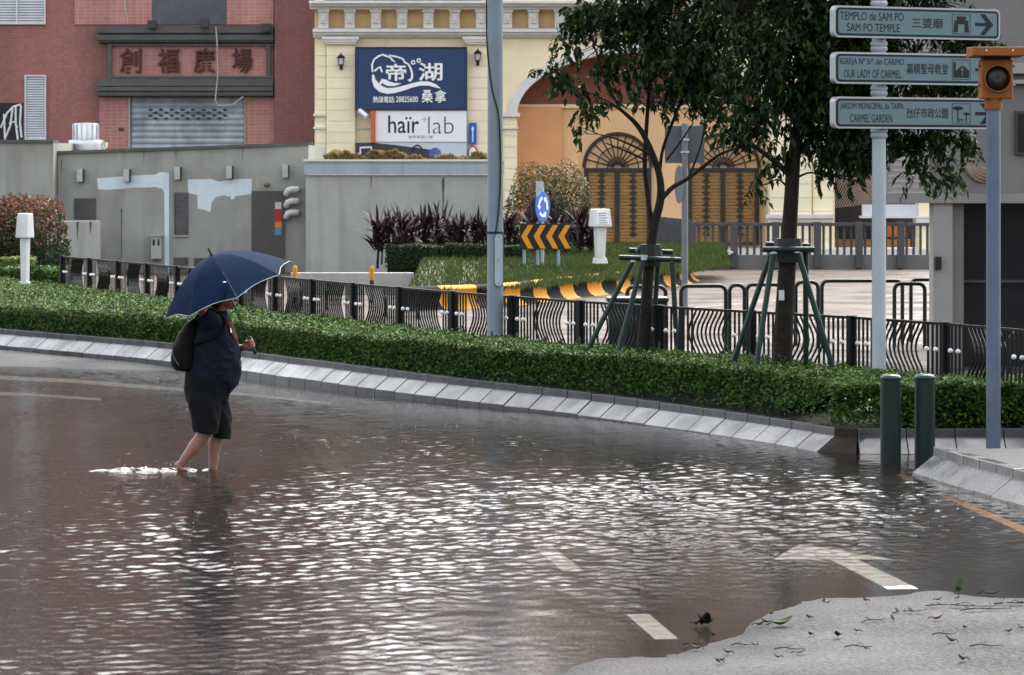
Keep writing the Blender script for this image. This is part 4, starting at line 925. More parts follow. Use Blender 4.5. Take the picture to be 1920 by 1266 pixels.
# clipped hedge along the kerb
def bed_pt(s, t_):
    a = at_frac(ka, s); b = at_frac(fa, s); v = a.lerp(b, t_); return v
hd = thing('clipped_hedge', (KB[len(KB) // 2].x, KB[len(KB) // 2].y, .2), 'long clipped green hedge behind the sloped kerb', 'hedge')
HT = .72
Ls = len(ka) * .01
N = 118000
s_ = rng.random(N); s_ = s_ ** .8        # nearer end denser
sa = np.array([[p.x, p.y] for p in ka]); fb = np.array([[p.x, p.y] for p in fa])
def bedxy(s, t_):
    a = sa[np.minimum((s * (len(sa) - 1)).astype(int), len(sa) - 1)]; b = fb[np.minimum((s * (len(fb) - 1)).astype(int), len(fb) - 1)]
    wdt = np.linalg.norm(b - a, axis=1, keepdims=True); dr_ = (b - a) / wdt
    return a, dr_, wdt
s_ = s_ * .93 + .07 * rng.random(N)
a_, dr_, wd_ = bedxy(s_, None)
front = rng.random(N) < .24
depth = np.where(front, .02 + .09 * np.abs(rng.normal(size=N)), .04 + rng.random(N) * (wd_[:, 0] - .22))
hz = HT + .035 * vnoise(a_[:, 0] * 2 + depth * 1.7, a_[:, 1] * 2, 31) + .02 * vnoise(a_[:, 0] * 7 + depth * 6, a_[:, 1] * 7, 32)
rnd_edge = np.clip(1 - depth / .14, 0, 1) ** 2 * .07
zz = np.where(front, .25 + rng.random(N) ** .55 * (hz - .25), hz - rnd_edge - .05 * np.abs(rng.normal(size=N)))
bul = .04 * vnoise(a_[:, 0] * 3, zz * 5 + a_[:, 1] * 3, 33)
pos = np.concatenate([a_ + dr_ * (depth + np.where(front, bul, 0))[:, None], zz[:, None]], 1)
nb = np.where(front[:, None], np.concatenate([-dr_ * .7, np.full((N, 1), 1.0)], 1), np.concatenate([-dr_ * .25, np.ones((N, 1))], 1))
nb = nb + rng.normal(size=(N, 3)) * .5
q_ = np.nonzero(~front)[0]; q_ = rng.choice(q_, 420, replace=False); tuft = np.repeat(pos[q_], 9, axis=0); hgt_ = np.repeat(rng.uniform(.03, .11, 420), 9)
tuft[:, 2] += hgt_ * np.tile(np.linspace(.2, 1, 9), 420); tuft[:, :2] += rng.normal(size=(len(tuft), 2)) * .014
extra = leaf_arrays(tuft - np.array(hd.location), rng.normal(size=(len(tuft), 3)) * .7 + np.array([0, -.2, .6]), .066, .03)
link('foliage', leaf_mesh('foliage', [leaf_arrays(pos - np.array(hd.location), nb, .062, .031), extra], hedge_leaf), hd)["kind"] = "stuff"
mb = MB(); vs = []; fs = []
for i in range(81):
    s = i / 80 ; a = at_frac(ka, s); b = at_frac(fa, s); dd = (b - a); dd.z = 0; L_ = dd.length; dd.normalize(); p0 = a + dd * .13; p1 = a + dd * max(.2, L_ - .22)
    vs += [(p0.x, p0.y, .2), (p0.x, p0.y, HT - .10), (p1.x, p1.y, HT - .09), (p1.x, p1.y, .2)]
for i in range(75):
    k = 4 * i; fs += [(k, k + 4, k + 5, k + 1), (k + 1, k + 5, k + 6, k + 2), (k + 2, k + 6, k + 7, k + 3)]
mb.add(vs, fs); hcore = M('hedge_core', (.007, .008, .005), .9, .3, 20); part('shade_core', mb, hcore, hd, world=True)  # solid near-black filler: the hedge's inner shade is put into its colour
# continuation round the corner, facing the camera
h2 = thing('corner_hedge', (fr0.x + 1.0, fr0.y + 1, .2), 'clipped hedge end behind the green bollards and beacon pole', 'hedge')
N = 26000; x0_, x1_ = corner.x + .15, fr0.x + 4.6; yf = fr0.y + .37; yb_ = 37.35
front = rng.random(N) < .34
xx = x0_ + rng.random(N) * (x1_ - x0_); yy = np.where(front, yf + .06 * np.abs(rng.normal(size=N)), yf + .03 + rng.random(N) * (yb_ - yf))
hz = HT - .01 + .035 * vnoise(xx * 2, yy * 2, 41) + .02 * vnoise(xx * 7, yy * 7, 42)
zz = np.where(front, .22 + rng.random(N) ** .55 * (hz - .22), hz - .06 * np.clip(1 - (yy - yf) / .14, 0, 1) - .05 * np.abs(rng.normal(size=N)))
yy = yy + np.where(front, .05 * vnoise(xx * 3, zz * 5, 43), 0)
nb = np.where(front[:, None], np.array([[0, -.7, 1.0]]), np.array([[0, -.2, 1]])) + rng.normal(size=(N, 3)) * .5
link('foliage', leaf_mesh('foliage', [leaf_arrays(np.stack([xx, yy, zz], 1) - np.array(h2.location), nb, .068, .033)], hedge_leaf), h2)["kind"] = "stuff"
mb = MB(); mb.box(x0_ + .75, x1_, yf + .12, yb_ - .05, .2, HT - .1); part('shade_core', mb, hcore, h2, world=True)  # same filler, painted as the shade between the leaves
# short stakes among the hedge
mb = MB(); mb.tube([(0, 0, 0), (0, 0, .62)], .014, 6); stake_me = mesh_from('hedge_stake', mb.v, mb.f, dark_metal)
for i, (px_, py_) in enumerate(((236, 590), (922, 650), (1087, 662), (1236, 672), (1384, 694), (1520, 705))):
    Y = (HC - .62) * F / (py_ - YH); o = link('hedge_stake', stake_me, None, (fx(px_, Y), Y, .2))
    tag(o, 'thin black stake in the hedge ' + ('left of the umbrella', 'below the lamp post', 'left of the slender tree', 'between the two staked trees', 'just left of the right tree trunk', 'right of the right tree trunk')[i], 'stake', 'stakes in the hedge')

# ---- black railing behind the hedge
rail_m = M('railing_black', (.005, .005, .0055), .55, .2, 8, spec=.2)
fe = thing('railing', (FLS[len(FLS) // 2].x, FLS[len(FLS) // 2].y, .2), 'black metal railing with bulging bars and white balls behind the hedge', 'railing')
BAY, NB = 1.8, 21
posts = resample(FLS, BAY); FH = FENCE_TOP - .2
mb = MB(); mb.box(-.045, .045, -.045, .045, 0, FH + .01); post_me = mesh_from('post', mb.v, mb.f, rail_m, bevel=.006)
mb = MB(); mb.box(.046, BAY - .046, -.018, .018, FH - .03, FH); rail_me = mesh_from('top_rail', mb.v, mb.f, rail_m)
mb = MB(); mb.box(.046, BAY - .046, -.018, .018, .06, .09); rail2_me = mesh_from('bottom_rail', mb.v, mb.f, rail_m)
mb = MB(); mb.box(-.0125, .0125, -.008, .008, .09, FH - .03); bar_me = mesh_from('bar', mb.v, mb.f, rail_m)
def curved_bar(amp):
    mb = MB(); pts = []
    for i in range(15):
        z = .09 + (FH - .12) * i / 14; u = (z - .755) / .25; pts.append((amp * max(0, math.cos(max(-1, min(1, u)) * math.pi / 2)) ** 1.1, 0, z))
    mb.tube(pts, .0135, 5); return mb
cb_me = {s: mesh_from('bar', *(lambda m_: (m_.v, m_.f))(curved_bar(s * .15)), rail_m) for s in (1, -1)}
mb = MB(); mb.ball((0, 0, 0), (.028, .028, .028), 8, 6); ball_me = mesh_from('ball', mb.v, mb.f, M('ball_white', (.75, .75, .75), .2), True)
o0 = fe.location; far_mb = MB(); nbar = 0
for i, a in enumerate(posts):
    b = posts[i + 1] if i + 1 < len(posts) else None
    t = (b - a) if b else (a - posts[i - 1]); rz = math.atan2(t.y, t.x)
    link('post', post_me, fe, (a.x - o0.x, a.y - o0.y, 0), rz)
    if not b: continue
    link('top_rail', rail_me, fe, (a.x - o0.x, a.y - o0.y, 0), rz); link('bottom_rail', rail2_me, fe, (a.x - o0.x, a.y - o0.y, 0), rz); tn = Vector((t.x, t.y, 0)).normalized(); sgn = 1 if i % 2 else -1
    for j in range(NB):
        x_ = (j + .8) * BAY / (NB + .6); p = a + tn * x_ - o0; p.z = 0
        cur = 5 <= j <= 13 if sgn > 0 else 8 <= j <= 16
        if i < 5:      # farthest bays: bars a pixel or two wide, joined
            src = curved_bar(sgn * .15) if cur else None
            if src: far_mb.add([(p.x + tn.x * v[0] - tn.y * v[1], p.y + tn.y * v[0] + tn.x * v[1], v[2]) for v in src.v], src.f)
            else: far_mb.box(p.x - .006, p.x + .006, p.y - .006, p.y + .006, .09, FH - .03)
        else:
            link('bar', cb_me[sgn] if cur else bar_me, fe, p, rz); nbar += 1
        if j in (1, 3, NB - 4, NB - 2): link('ball', ball_me, fe, (p.x + tn.y * .02, p.y - tn.x * .02, .755), rz)
tag(part('bar', far_mb, rail_m, fe), kind='stuff')

# ---- lamp post with cable
Yp = 45.2; Lx = fx(928.5, Yp)
pole_m = M('pole_grey', srgb('#7d8a94'), .42, .08, 2.5, .001, 60, streak=.12, streak_col=(.2, .2, .2))
lp = thing('lamp_post', (Lx, Yp, .2), 'tall grey lamp post with service hatch and black cable in the hedge', 'lamp post')
mb = MB(); mb.lathe([(.108, 0), (.106, 1.2), (.100, 3.2), (.097, 8.5), (.0, 8.52)], n=24); part('pole', mb, pole_m, lp, smooth='auto')
def capsule(x0, x1, z0, z1, n=8):
    r = (x1 - x0) / 2; cx_ = (x0 + x1) / 2
    return [(cx_ + r * math.cos(math.pi * i / n), z1 - r + r * math.sin(math.pi * i / n)) for i in range(n + 1)] + [(cx_ - r * math.cos(math.pi * i / n), z0 + r - r * math.sin(math.pi * i / n)) for i in range(n + 1)]
hz0, hz1 = fz(538, Yp) - .2, fz(437, Yp) - .2
mb = MB(); mb.prism(capsule(-.02, .112, hz0, hz1), -.125, -.02); fr_ = part('hatch_frame', mb, M('hatch_frame', (.10, .11, .12), .5), lp)
mb = MB(); mb.prism(capsule(-.006, .098, hz0 + .014, hz1 - .014), -.136, -.126); hc_ = part('hatch_cover', mb, M('hatch_cover', srgb('#a8b6c0'), .4, .06), lp)
mb = MB()
for z_ in (hz0 + .05, hz1 - .05, (hz0 + hz1) / 2): mb.ball((.046, -.138, z_), (.008, .005, .008), 6, 4)
part('bolt', mb, black, hc_)
mb = MB(); mb.lathe([(.112, 0), (.112, .03)], c=(0, 0, hz1 - .01), n=20); part('cable_clamp', mb, black, lp)
cpx = [(913, -60), (912, 40), (913, 90), (919, 150), (925, 180), (935, 210), (938, 260), (939, 320), (937, 380), (932, 420), (929, 438)]
mb = MB(); pts = []
for a, b in cpx:
    x_ = fx(a, Yp) - Lx; pts.append((x_, -math.sqrt(max(.0001, .112 ** 2 - min(abs(x_), .111) ** 2)) - .004, fz(b, Yp) - .2))
mb.tube(smooth_line(pts, 2), .010, 6); part('cable', mb, black, lp, smooth=True)

# ---- direction sign post
Yd = 38.0; Dx = fx(1648, Yd); TH = R(28)
dp = thing('direction_signpost', (Dx, Yd, .2), 'white post carrying three pale blue direction signs with arrows', 'signpost')
post_w = M('post_white', srgb('#a4abb1'), .42, .06, 3, .001, 60, streak=.10)
mb = MB(); mb.lathe([(.078, 0), (.076, 2.9), (.0765, 4.9), (.04, 4.95), (.0, 4.96)], n=20); part('post', mb, post_w, dp, smooth='auto')
for z_ in (3.10, 3.565, 4.05, 4.55):
    mb = MB(); mb.lathe([(.077, -.06), (.094, -.045), (.098, -.02), (.085, 0), (.098, .02), (.094, .045), (.077, .06)], c=(0, 0, z_), n=20); part('collar', mb, post_w, dp, smooth='auto')
face_m = M('sign_pale_blue', srgb('#62797f'), .35, .04, 4); bord = M('sign_silver', srgb('#a9aeb2'), .3, .05, 4, metal=.3); ink = M('sign_ink', (.008, .008, .01), .4, .1)
def rrect(x0, x1, z0, z1, r, n=6):
    o_ = []
    for cx_, cz_, a0 in ((x1 - r, z1 - r, 0), (x0 + r, z1 - r, 90), (x0 + r, z0 + r, 180), (x1 - r, z0 + r, 270)):
        for i in range(n + 1): a = R(a0 + 90 * i / n); o_.append((cx_ + r * math.cos(a), cz_ + r * math.sin(a)))
    return o_
ct, st_ = math.cos(TH), math.sin(TH)
def dsign(zc, rows, zh, icon, xend):
    x0, x1 = -.69, xend; h = .172; y = -.16
    def add(name, mb, mt, par):
        mb.v = [(v[0] * ct - v[1] * st_, v[0] * st_ + v[1] * ct, v[2] + zc) for v in mb.v]; return part(name, mb, mt, par)
    mb = MB(); mb.prism(rrect(x0, x1, -h, h, .06), y, y + .085); bd = add('sign_board', mb, bord, dp)
    mb = MB(); mb.prism(rrect(x0 + .022, x1 - .022, -h + .02, h - .02, .05), y - .004, y - .001); add('black_border', mb, ink, bd)
    mb = MB(); mb.prism(rrect(x0 + .05, x1 - .05, -h + .044, h - .044, .03), y - .008, y - .005); add('face', mb, face_m, bd)
    yy = y - .011
    def txt(body, off, a, b, c_, d_):
        v, f = glyphs(body, off); m_ = MB(); m_.add([(a + p[0] * (b - a), yy, c_ + p[1] * (d_ - c_)) for p in v], f); add('lettering', m_, ink, bd)
    (t1, a1, b1), (t2, a2, b2) = rows
    txt(t1, 0, a1, b1, .018, .108); txt(t2, 0, a2, b2, -.106, -.016); txt(zh[0], .006, zh[1], zh[2], -.055, .060)
    ix = .855; m_ = MB()
    for a, b, c_, d_ in ((ix, ix + .245, .105, .11), (ix, ix + .245, -.11, -.105), (ix, ix + .005, -.105, .105), (ix + .24, ix + .245, -.105, .105)): m_.box(a, b, yy, yy + .002, c_, d_)
    add('icon_frame', m_, ink, bd)
    m_ = MB(); c_ = ix + .1225
    if icon == 'temple':
        m_.prism([(c_ - .105, -.09), (c_ - .09, .03), (c_ - .1, .045), (c_ - .06, .035), (c_ - .055, .05), (c_ - .07, .075), (c_ - .05, .085), (c_ + .05, .085), (c_ + .07, .075), (c_ + .055, .05), (c_ + .06, .035), (c_ + .1, .045), (c_ + .09, .03), (c_ + .105, -.09), (c_ + .045, -.09), (c_ + .045, .0), (c_ - .045, .0), (c_ - .045, -.09)], yy, yy + .002)
    elif icon == 'church':
        m_.prism([(c_ - .105, -.09), (c_ - .105, .07), (c_ - .09, .095), (c_ - .075, .07), (c_ - .075, -.02), (c_ + .01, .05), (c_ + .105, -.01), (c_ + .105, -.09)], yy, yy + .002)
    else:
        for tx, tz, rx, sz_ in ((c_ - .045, .055, .07, .15), (c_ + .07, -.005, .045, .09)):
            m_.prism([(tx + rx * math.cos(R(18 * i)), tz + rx * .36 * math.sin(R(18 * i)) * (1 if i < 10 else .8)) for i in range(20)], yy, yy + .002); m_.box(tx - .008, tx + .006, yy, yy + .002, tz - sz_, tz)
        m_.box(c_ - .03, c_ + .03, yy, yy + .002, -.075, -.062); m_.box(c_ - .024, c_ - .016, yy, yy + .002, -.09, -.075); m_.box(c_ + .016, c_ + .024, yy, yy + .002, -.09, -.075)
    add('pictogram', m_, ink, bd)
    if icon == 'church':
        m_ = MB(); m_.box(c_ + .006, c_ + .014, yy - .003, yy - .001, -.07, .03); m_.box(c_ - .016, c_ + .036, yy - .003, yy - .001, -.003, .005); add('cross', m_, face_m, bd)
    m_ = MB(); ax = 1.165
    m_.prism([(ax, -.018), (ax, .018), (ax + .15, .018), (ax + .065, .115), (ax + .13, .115), (ax + .245, 0), (ax + .13, -.115), (ax + .065, -.115), (ax + .15, -.018)], yy, yy + .002); add('arrow', m_, ink, bd)
dsign(4.30 + .01, (("TEMPLO de SAM PO", -.62, .21), ("SAM PO TEMPLE", -.53, .16)), ("三婆廟", .32, .73), 'temple', 1.51)
dsign(3.807, (("IGREJA Nª Srª. do CARMO", -.62, .215), ("OUR LADY OF CARMEL", -.57, .175)), ("嘉模聖母教堂", .25, .80), 'church', 1.51)
dsign(3.322, (("JARDIM MUNICIPAL da TAIPA", -.62, .21), ("CARMEL GARDEN", -.49, .06)), ("氹仔市政公園", .25, .80), 'garden', 1.51)

# ---- amber beacon on its pole
Ye = 35.15; Ex = fx(1862.5, Ye)
be = thing('beacon', (Ex, Ye, -.1), 'amber box beacon with hood on grey-blue pole by the kerb', 'beacon')
amber = M('amber_paint', srgb('#8a4e10'), .55, .18, 8, .001, 60, streak=.2, streak_col=(.06, .035, .015)); pole_b = M('pole_blue_grey', srgb('#5b6876'), .45, .12, 4, .001, 60, streak=.2)
ez = lambda py: fz(py, Ye) + .1
mb = MB(); mb.lathe([(.074, 0), (.073, ez(300)), (.072, ez(203)), (.0, ez(202))], n=20); part('pole', mb, pole_b, be, smooth='auto')
mb = MB(); mb.lathe([(.088, ez(206)), (.09, ez(203)), (.086, ez(190)), (.09, ez(176)), (.02, ez(176))], n=20); part('collar', mb, amber, be, smooth='auto')
bx0, bx1 = fx(1838, Ye) - Ex, fx(1897, Ye) - Ex
mb = MB(); mb.box(bx0, bx1, -.10, .16, ez(186), ez(112)); hb = part('housing', mb, amber, be, bevel=.018)
mb = MB(); cx_, cz_ = (bx0 + bx1) / 2, ez(148)
mb.lathe([(.135, .0), (.137, .06), (.128, .06), (.122, .0), (.12, -.05)], c=(cx_, -.10, cz_), n=28, axis='y'); part('lens_rim', mb, amber, hb, smooth='auto')
mb = MB(); mb.lathe([(.124, 0), (.11, .02), (.06, .035), (.0, .04)], c=(cx_, -.103, cz_), n=24, axis='y'); part('lens', mb, M('dark_lens', (.012, .008, .004), .35, .3, 30), hb, smooth=True)
hx0, hx1 = fx(1817, Ye) - Ex, fx(1915, Ye) - Ex
mb = MB(); mb.hexa([(hx0, -.30, ez(106)), (hx1, -.30, ez(106)), (hx1, .22, ez(108)), (hx0, .22, ez(108)), (hx0, -.30, ez(90)), (hx1, -.30, ez(90)), (hx1, .22, ez(88)), (hx0, .22, ez(88))]); hd_ = part('hood', mb, amber, be, bevel=.006)
mb = MB(); mb.box(bx0 + .02, bx1 - .02, -.06, .12, ez(112), ez(107)); part('hood_bracket', mb, black, be)
mb = MB()
for px_ in (1842, 1891): mb.ball((fx(px_, Ye) - Ex, -.302, ez(97)), (.012, .01, .012), 8, 5)
part('bolt', mb, galv, hd_)
mb = MB()
for z_ in (ez(124), ez(160)):
    for x_ in (bx0 - .012, bx1 + .012): mb.ball((x_, -.03, z_), (.022, .02, .014), 6, 4)
part('hinge_bolt', mb, amber, hb)

# ---- green bollards
bol = M('bollard_green', (.0025, .012, .0095), .5, .25, 7, .001, 60, rvar=.1, spec=.25)
for px_, py_, lb in ((1670, 869, 'dark green bollard standing further from the beacon pole'), (1734, 868, 'dark green bollard beside the refuge kerb end')):
    v = G(px_, py_); b_ = thing('bollard', (v.x, v.y, -.1), lb, 'bollard', 'green bollards at the crossing')
    mb = MB(); mb.lathe([(.103, 0), (.101, .92), (.100, .935), (.096, .95)], n=24); part('post', mb, bol, b_, smooth='auto')
    mb = MB(); mb.lathe([(.105, .93), (.104, .955), (.085, .975), (.04, .988), (.0, .99)], n=24); part('cap', mb, M('bollard_cap', (.015, .04, .036), .2), b_, smooth=True)

# ------------------------------------------------------------------ roundabout island
ik = [(762, 584), (800, 582), (850, 580), (940, 577), (1020, 566), (1100, 556), (1180, 548), (1250, 539), (1296, 530)]
IL = [G(a, b) for a, b in ik]; IL.append(Vector((IL[-1].x + .25, IL[-1].y + 3, 0))); IL.append(Vector((IL[-1].x - .6, IL[-1].y + 4, 0)))
ILS = smooth_line(IL, 3)
yel = M('kerb_yellow', srgb('#c88c26'), .6, .12, 6, .002, 40, streak=.15, spec=.12); kbl = M('kerb_black', (.006, .006, .0065), .75, .3, 6, .002, 40, spec=.08)
prof = [(-.18, .0), (-.18, .46), (-.08, .49), (-.01, .47), (.03, .42), (.02, .36), (-.01, .28), (.01, .16), (.09, .055), (.19, .012), (.19, -.1), (-.18, -.1)]
mb = MB(); n = len(prof); L_ = .992
mb.add([(0.004, -u, z) for u, z in prof] + [(L_, -u, z) for u, z in prof], [tuple(range(n)), tuple(reversed(range(n, 2 * n)))] + [(k, n + k, n + (k + 1) % n, (k + 1) % n) for k in range(n)])
kb_y = mesh_from('kerb_block', mb.v, mb.f, yel, 'auto'); kb_k = mesh_from('kerb_block', mb.v, mb.f, kbl, 'auto')
ps = resample(ILS, 1.0)
mb = MB(); poly = [(p.x, p.y + .1) for p in ps] + [(ps[-1].x - 4, 97), (-12.5, 93.0), (-3.3, 80)]
vs = []; fs = []; ncol = len(ps); rows = 12
for i, p in enumerate(ps):
    for j in range(rows + 1):
        t_ = j / rows; yb2 = 93.5; y_ = p.y + .12 + (max(yb2, p.y + .2) - p.y - .12) * t_
        vs.append((p.x + (-1.5 * t_ if i > ncol * .8 else 0), y_, .34 + .42 * min(1, t_ * 1.5) + .03 * random.uniform(-1, 1)))
for i in range(ncol - 1):
    for j in range(rows): k = i * (rows + 1) + j; fs.append((k, k + rows + 1, k + rows + 2, k + 1))
mb.add(vs, fs); isl = struct('grass_island', mb, M('turf_soil', (.045, .05, .022), .8, .35, 8, .01, 30), smooth=True)
for i, (a, b) in enumerate(zip(ps, ps[1:])):
    t = b - a; link('kerb_block', kb_y if (i // 1) % 2 else kb_k, isl, (a.x, a.y, 0), math.atan2(t.y, t.x))
# grass blades
N = 42000; i_ = rng.integers(0, ncol - 3, N); tt = .02 + .98 * rng.random(N) ** 1.3
pa = np.array([[p.x, p.y] for p in ps]); bx = pa[i_, 0] + rng.random(N) * 1.0; by = pa[i_, 1] + .15 + (93 - pa[i_, 1]) * tt
bz = .36 + .42 * np.minimum(1, tt * 1.5) + .04
nb = rng.normal(size=(N, 3)) * np.array([1, 1, .25]); td = np.tile(np.array([[0, 0, 1.0]]), (N, 1))
go = link('grass', leaf_mesh('grass', [leaf_arrays(np.stack([bx, by, bz], 1), nb, .16, .024, td)], leafmat('grass_blade', (.028, .048, .012), (.085, .11, .03), .6, .25)))
tag(go, 'rough green grass covering the roundabout island', 'grass', kind='stuff')

# low wall left of the island and a striped marker post
mb = MB(); Yw = 79.0; mb.box(fx(545, Yw), fx(775, Yw), Yw, Yw + .35, 0, fz(512, Yw))
o = part('low_wall', mb, gw2); tag(o, 'low weathered concrete wall beside the striped island kerb', 'wall')
for px_, y0_, y1_, lb in ((697, 499, 580, 'yellow topped black marker post in front of the low wall'), (553, 498, 575, 'yellow topped marker post just right of the umbrella')):
    Yk = 74.0; t_ = thing('marker_post', (fx(px_, Yk), Yk, 0), lb, 'post')
    zt = fz(y0_, Yk); mb = MB(); mb.lathe([(.045, 0), (.045, zt * .62)], n=10); part('shaft', mb, black, t_)
    mb = MB(); mb.lathe([(.05, zt * .62), (.05, zt - .05), (.03, zt), (0, zt + .005)], n=10); part('yellow_cap', mb, yel, t_)

# clipped rows, bushes
def bush(name, px_, py0, py1, halfw, Y, depth, n, label, mat, L, W, cat='bush', seed=1, core=True, group=None, z0=None):
    zb_, zt_ = (fz(py1, Y) if z0 is None else z0), fz(py0, Y); hw = halfw * Y / F; cx_ = fx(px_, Y)
    t_ = thing(name, (cx_, Y, zb_), label, cat, group)
    u = rng.normal(size=(n, 3)); u /= np.linalg.norm(u, axis=1, keepdims=True); u[:, 2] = np.abs(u[:, 2]) * 1.0 - .10; u /= (np.sum(np.abs(u) ** 2.8, axis=1, keepdims=True) ** (1 / 2.8))
    rr = (1 - .28 * rng.random(n) ** 1.6) * (1 + .16 * vnoise(u[:, 0] * 2.6 + seed, u[:, 2] * 2.6 + u[:, 1] * 2, seed) + .08 * vnoise(u[:, 0] * 7, u[:, 2] * 7 + u[:, 1] * 5, seed + 1))
    H_ = zt_ - zb_; p = u * rr[:, None] * np.array([[hw, depth, H_ * .95]]); p[:, 2] = np.maximum(p[:, 2], .02)
    la = leaf_arrays(p, u + rng.normal(size=(n, 3)) * .6, L, W).reshape(-1, 4, 3)
    top = p[:, 2] + .25 * H_ * rng.normal(size=n) > .62 * H_
    link('foliage', leaf_mesh('foliage', [la[~top].reshape(-1, 3)], dk_leaf), t_)["kind"] = "stuff"; link('young_foliage', leaf_mesh('young_foliage', [la[top].reshape(-1, 3)], mat), t_)["kind"] = "stuff"
    mb = MB(); mb.ball((0, 0, 0), (hw * .7, depth * .7, H_ * .68), 14, 9)
    mb.v = [(a, b, max(0, c)) for a, b, c in mb.v]; part('shade_core', mb, hcore, t_, smooth=True)  # near-black filler colour stands in for shade inside the bush
    mb = MB()
    for q in range(7): a = random.uniform(0, 6.28); mb.tube([(0, 0, -.05), (hw * .3 * math.cos(a), depth * .3 * math.sin(a), H_ * .4), (hw * .7 * math.cos(a), depth * .7 * math.sin(a), H_ * .8)], [.03, .02, .01], 5)
    part('stem', mb, twig, t_); return t_
dk_leaf = leafmat('dark_hedge_leaf', (.010, .024, .007), (.030, .058, .016), .5, .25)
red_leaf = leafmat('red_bush_leaf', (.05, .06, .02), (.30, .085, .055), .5, .25)
bush('red_bush', 40, 360, 505, 84, 88, 1.3, 7000, 'dark green bush with red leaf tips behind the left post box', red_leaf, .13, .06, seed=5)
bronze_leaf = leafmat('bronze_bush_leaf', (.055, .065, .02), (.22, .135, .05), .45, .25)
bush('bronze_bush', 1030, 302, 470, 84, 91, 1.3, 7000, 'rounded bronze green bush behind the roundabout sign', bronze_leaf, .11, .05, seed=9)
def box_hedge(name, x0p, x1p, y0p, y1p, Y, dep, n, label, mat, L=.07, W=.035, cat='hedge', lump=.04):
    x0, x1, z0, z1 = fx(x0p, Y), fx(x1p, Y), fz(y1p, Y), fz(y0p, Y); t_ = thing(name, ((x0 + x1) / 2, Y, z0), label, cat)
    fr_ = rng.random(n) < .6; x = x0 + rng.random(n) * (x1 - x0); y = np.where(fr_, Y + .05 * np.abs(rng.normal(size=n)), Y + rng.random(n) * dep); z = np.where(fr_, z0 + rng.random(n) * (z1 - z0), z1 - .04 * np.abs(rng.normal(size=n))) + lump * vnoise(x * 2.2, y, 3) + lump * .6 * vnoise(x * 6, y * 3, 8)
    nn = np.where(fr_[:, None], np.array([[0, -1, .4]]), np.array([[0, -.2, 1]])) + rng.normal(size=(n, 3)) * .5
    link('foliage', leaf_mesh('foliage', [leaf_arrays(np.stack([x, y, z], 1) - np.array(t_.location), nn, L, W)], mat), t_)["kind"] = "stuff"
    mb = MB(); mb.box(x0 + .05, x1 - .05, Y + .08, Y + dep, z0 - .15, z1 - .06); part('shade_core', mb, hcore, t_, world=True)  # filler block coloured as the shade behind the leaves
box_hedge('low_hedge', 722, 984, 459, 502, 83, .8, 6000, 'low dark clipped hedge in front of purple plants', dk_leaf)
box_hedge('grass_verge_hedge', -260, 118, 503, 545, 69, 2.2, 6000, 'low green hedge strip around the left post box', hedge_leaf, .08, .04)
box_hedge('verge_hedge', -260, 62, 484, 503, 74, .8, 3000, 'pale green shrub row at far left behind post box', leafmat('lime_leaf', (.08, .12, .02), (.2, .24, .05), .4, .3), .09, .045)
fl_leaf = leafmat('flower_leaf', (.05, .09, .02), (.42, .24, .10), .6, .3)
box_hedge('parapet_planting', 608, 912, 290, 303, 93.62, .6, 3600, 'orange green flowering plants along the annexe parapet', fl_leaf, .13, .07, 'plants', .12)

# purple cordylines: every plant its own
cord_leaf = leafmat('cordyline_leaf', (.010, .005, .006), (.045, .022, .025), .65, .12)
def strap(pts, wid):
    """a folded strap leaf along a curve, as a small ribbon"""
    return pts, wid
def cordyline_mesh(seed, nl=44, L=.60):
    r = random.Random(seed); vs = []; fs = []
    for h_ in range(2):
        for i in range(nl // 2):
            az = r.uniform(0, 6.28); el = R(r.uniform(18, 82)); ln = L * r.uniform(.7, 1.15); w_ = .034 * r.uniform(.8, 1.2); base = Vector((r.uniform(-.08, .08), r.uniform(-.08, .08), .35 + .38 * h_ + r.uniform(-.1, .1)))
            d_ = Vector((math.cos(az) * math.cos(el), math.sin(az) * math.cos(el), math.sin(el))); sd = Vector((-math.sin(az), math.cos(az), 0)); k0 = len(vs); p = base.copy()
            for j in range(5):
                ww = w_ * (.5, 1, 1.05, .7, .03)[j]; vs += [tuple(p + sd * ww), tuple(p - sd * ww)]
                p = p + d_ * ln / 4; d_ = (d_ + Vector((0, 0, -.20))).normalized()
            for j in range(4): k = k0 + 2 * j; fs.append((k, k + 1, k + 3, k + 2))
    return mesh_from('leaves', vs, fs, cord_leaf, fix=False)
cms = [cordyline_mesh(i) for i in range(5)]
mb = MB(); mb.tube([(0, 0, -.1), (.02, 0, .3), (0, .02, .75)], [.03, .025, .018], 6); cstem = mesh_from('stem', mb.v, mb.f, twig)
k_ = 0
for row, (Yq, xs_, lab, grp) in enumerate(((84.5, [706, 728, 750, 772, 796, 820, 842, 866, 888, 908], 'purple leaved cordyline in the row before the grey wall', 'cordylines before the grey wall'), (86.5, [716, 742, 764, 790, 812, 836, 858, 880, 902], 'purple leaved cordyline in the row before the grey wall', 'cordylines before the grey wall'), (86.0, [948, 970, 994, 1040, 1062, 1086, 1108], 'purple leaved cordyline behind the black and orange chevron board', 'cordylines behind the chevron board'))):
    for x_ in xs_:
        sc = random.uniform(.85, 1.15); c_ = link('cordyline', None, None, (fx(x_ + random.uniform(-5, 5), Yq), Yq + random.uniform(-.4, .4), .55), random.uniform(0, 6.28)); c_.scale = (sc, sc, sc); tag(c_, lab, 'plant', grp)
        link('leaves', cms[k_ % 5], c_); link('stem', cstem, c_); k_ += 1

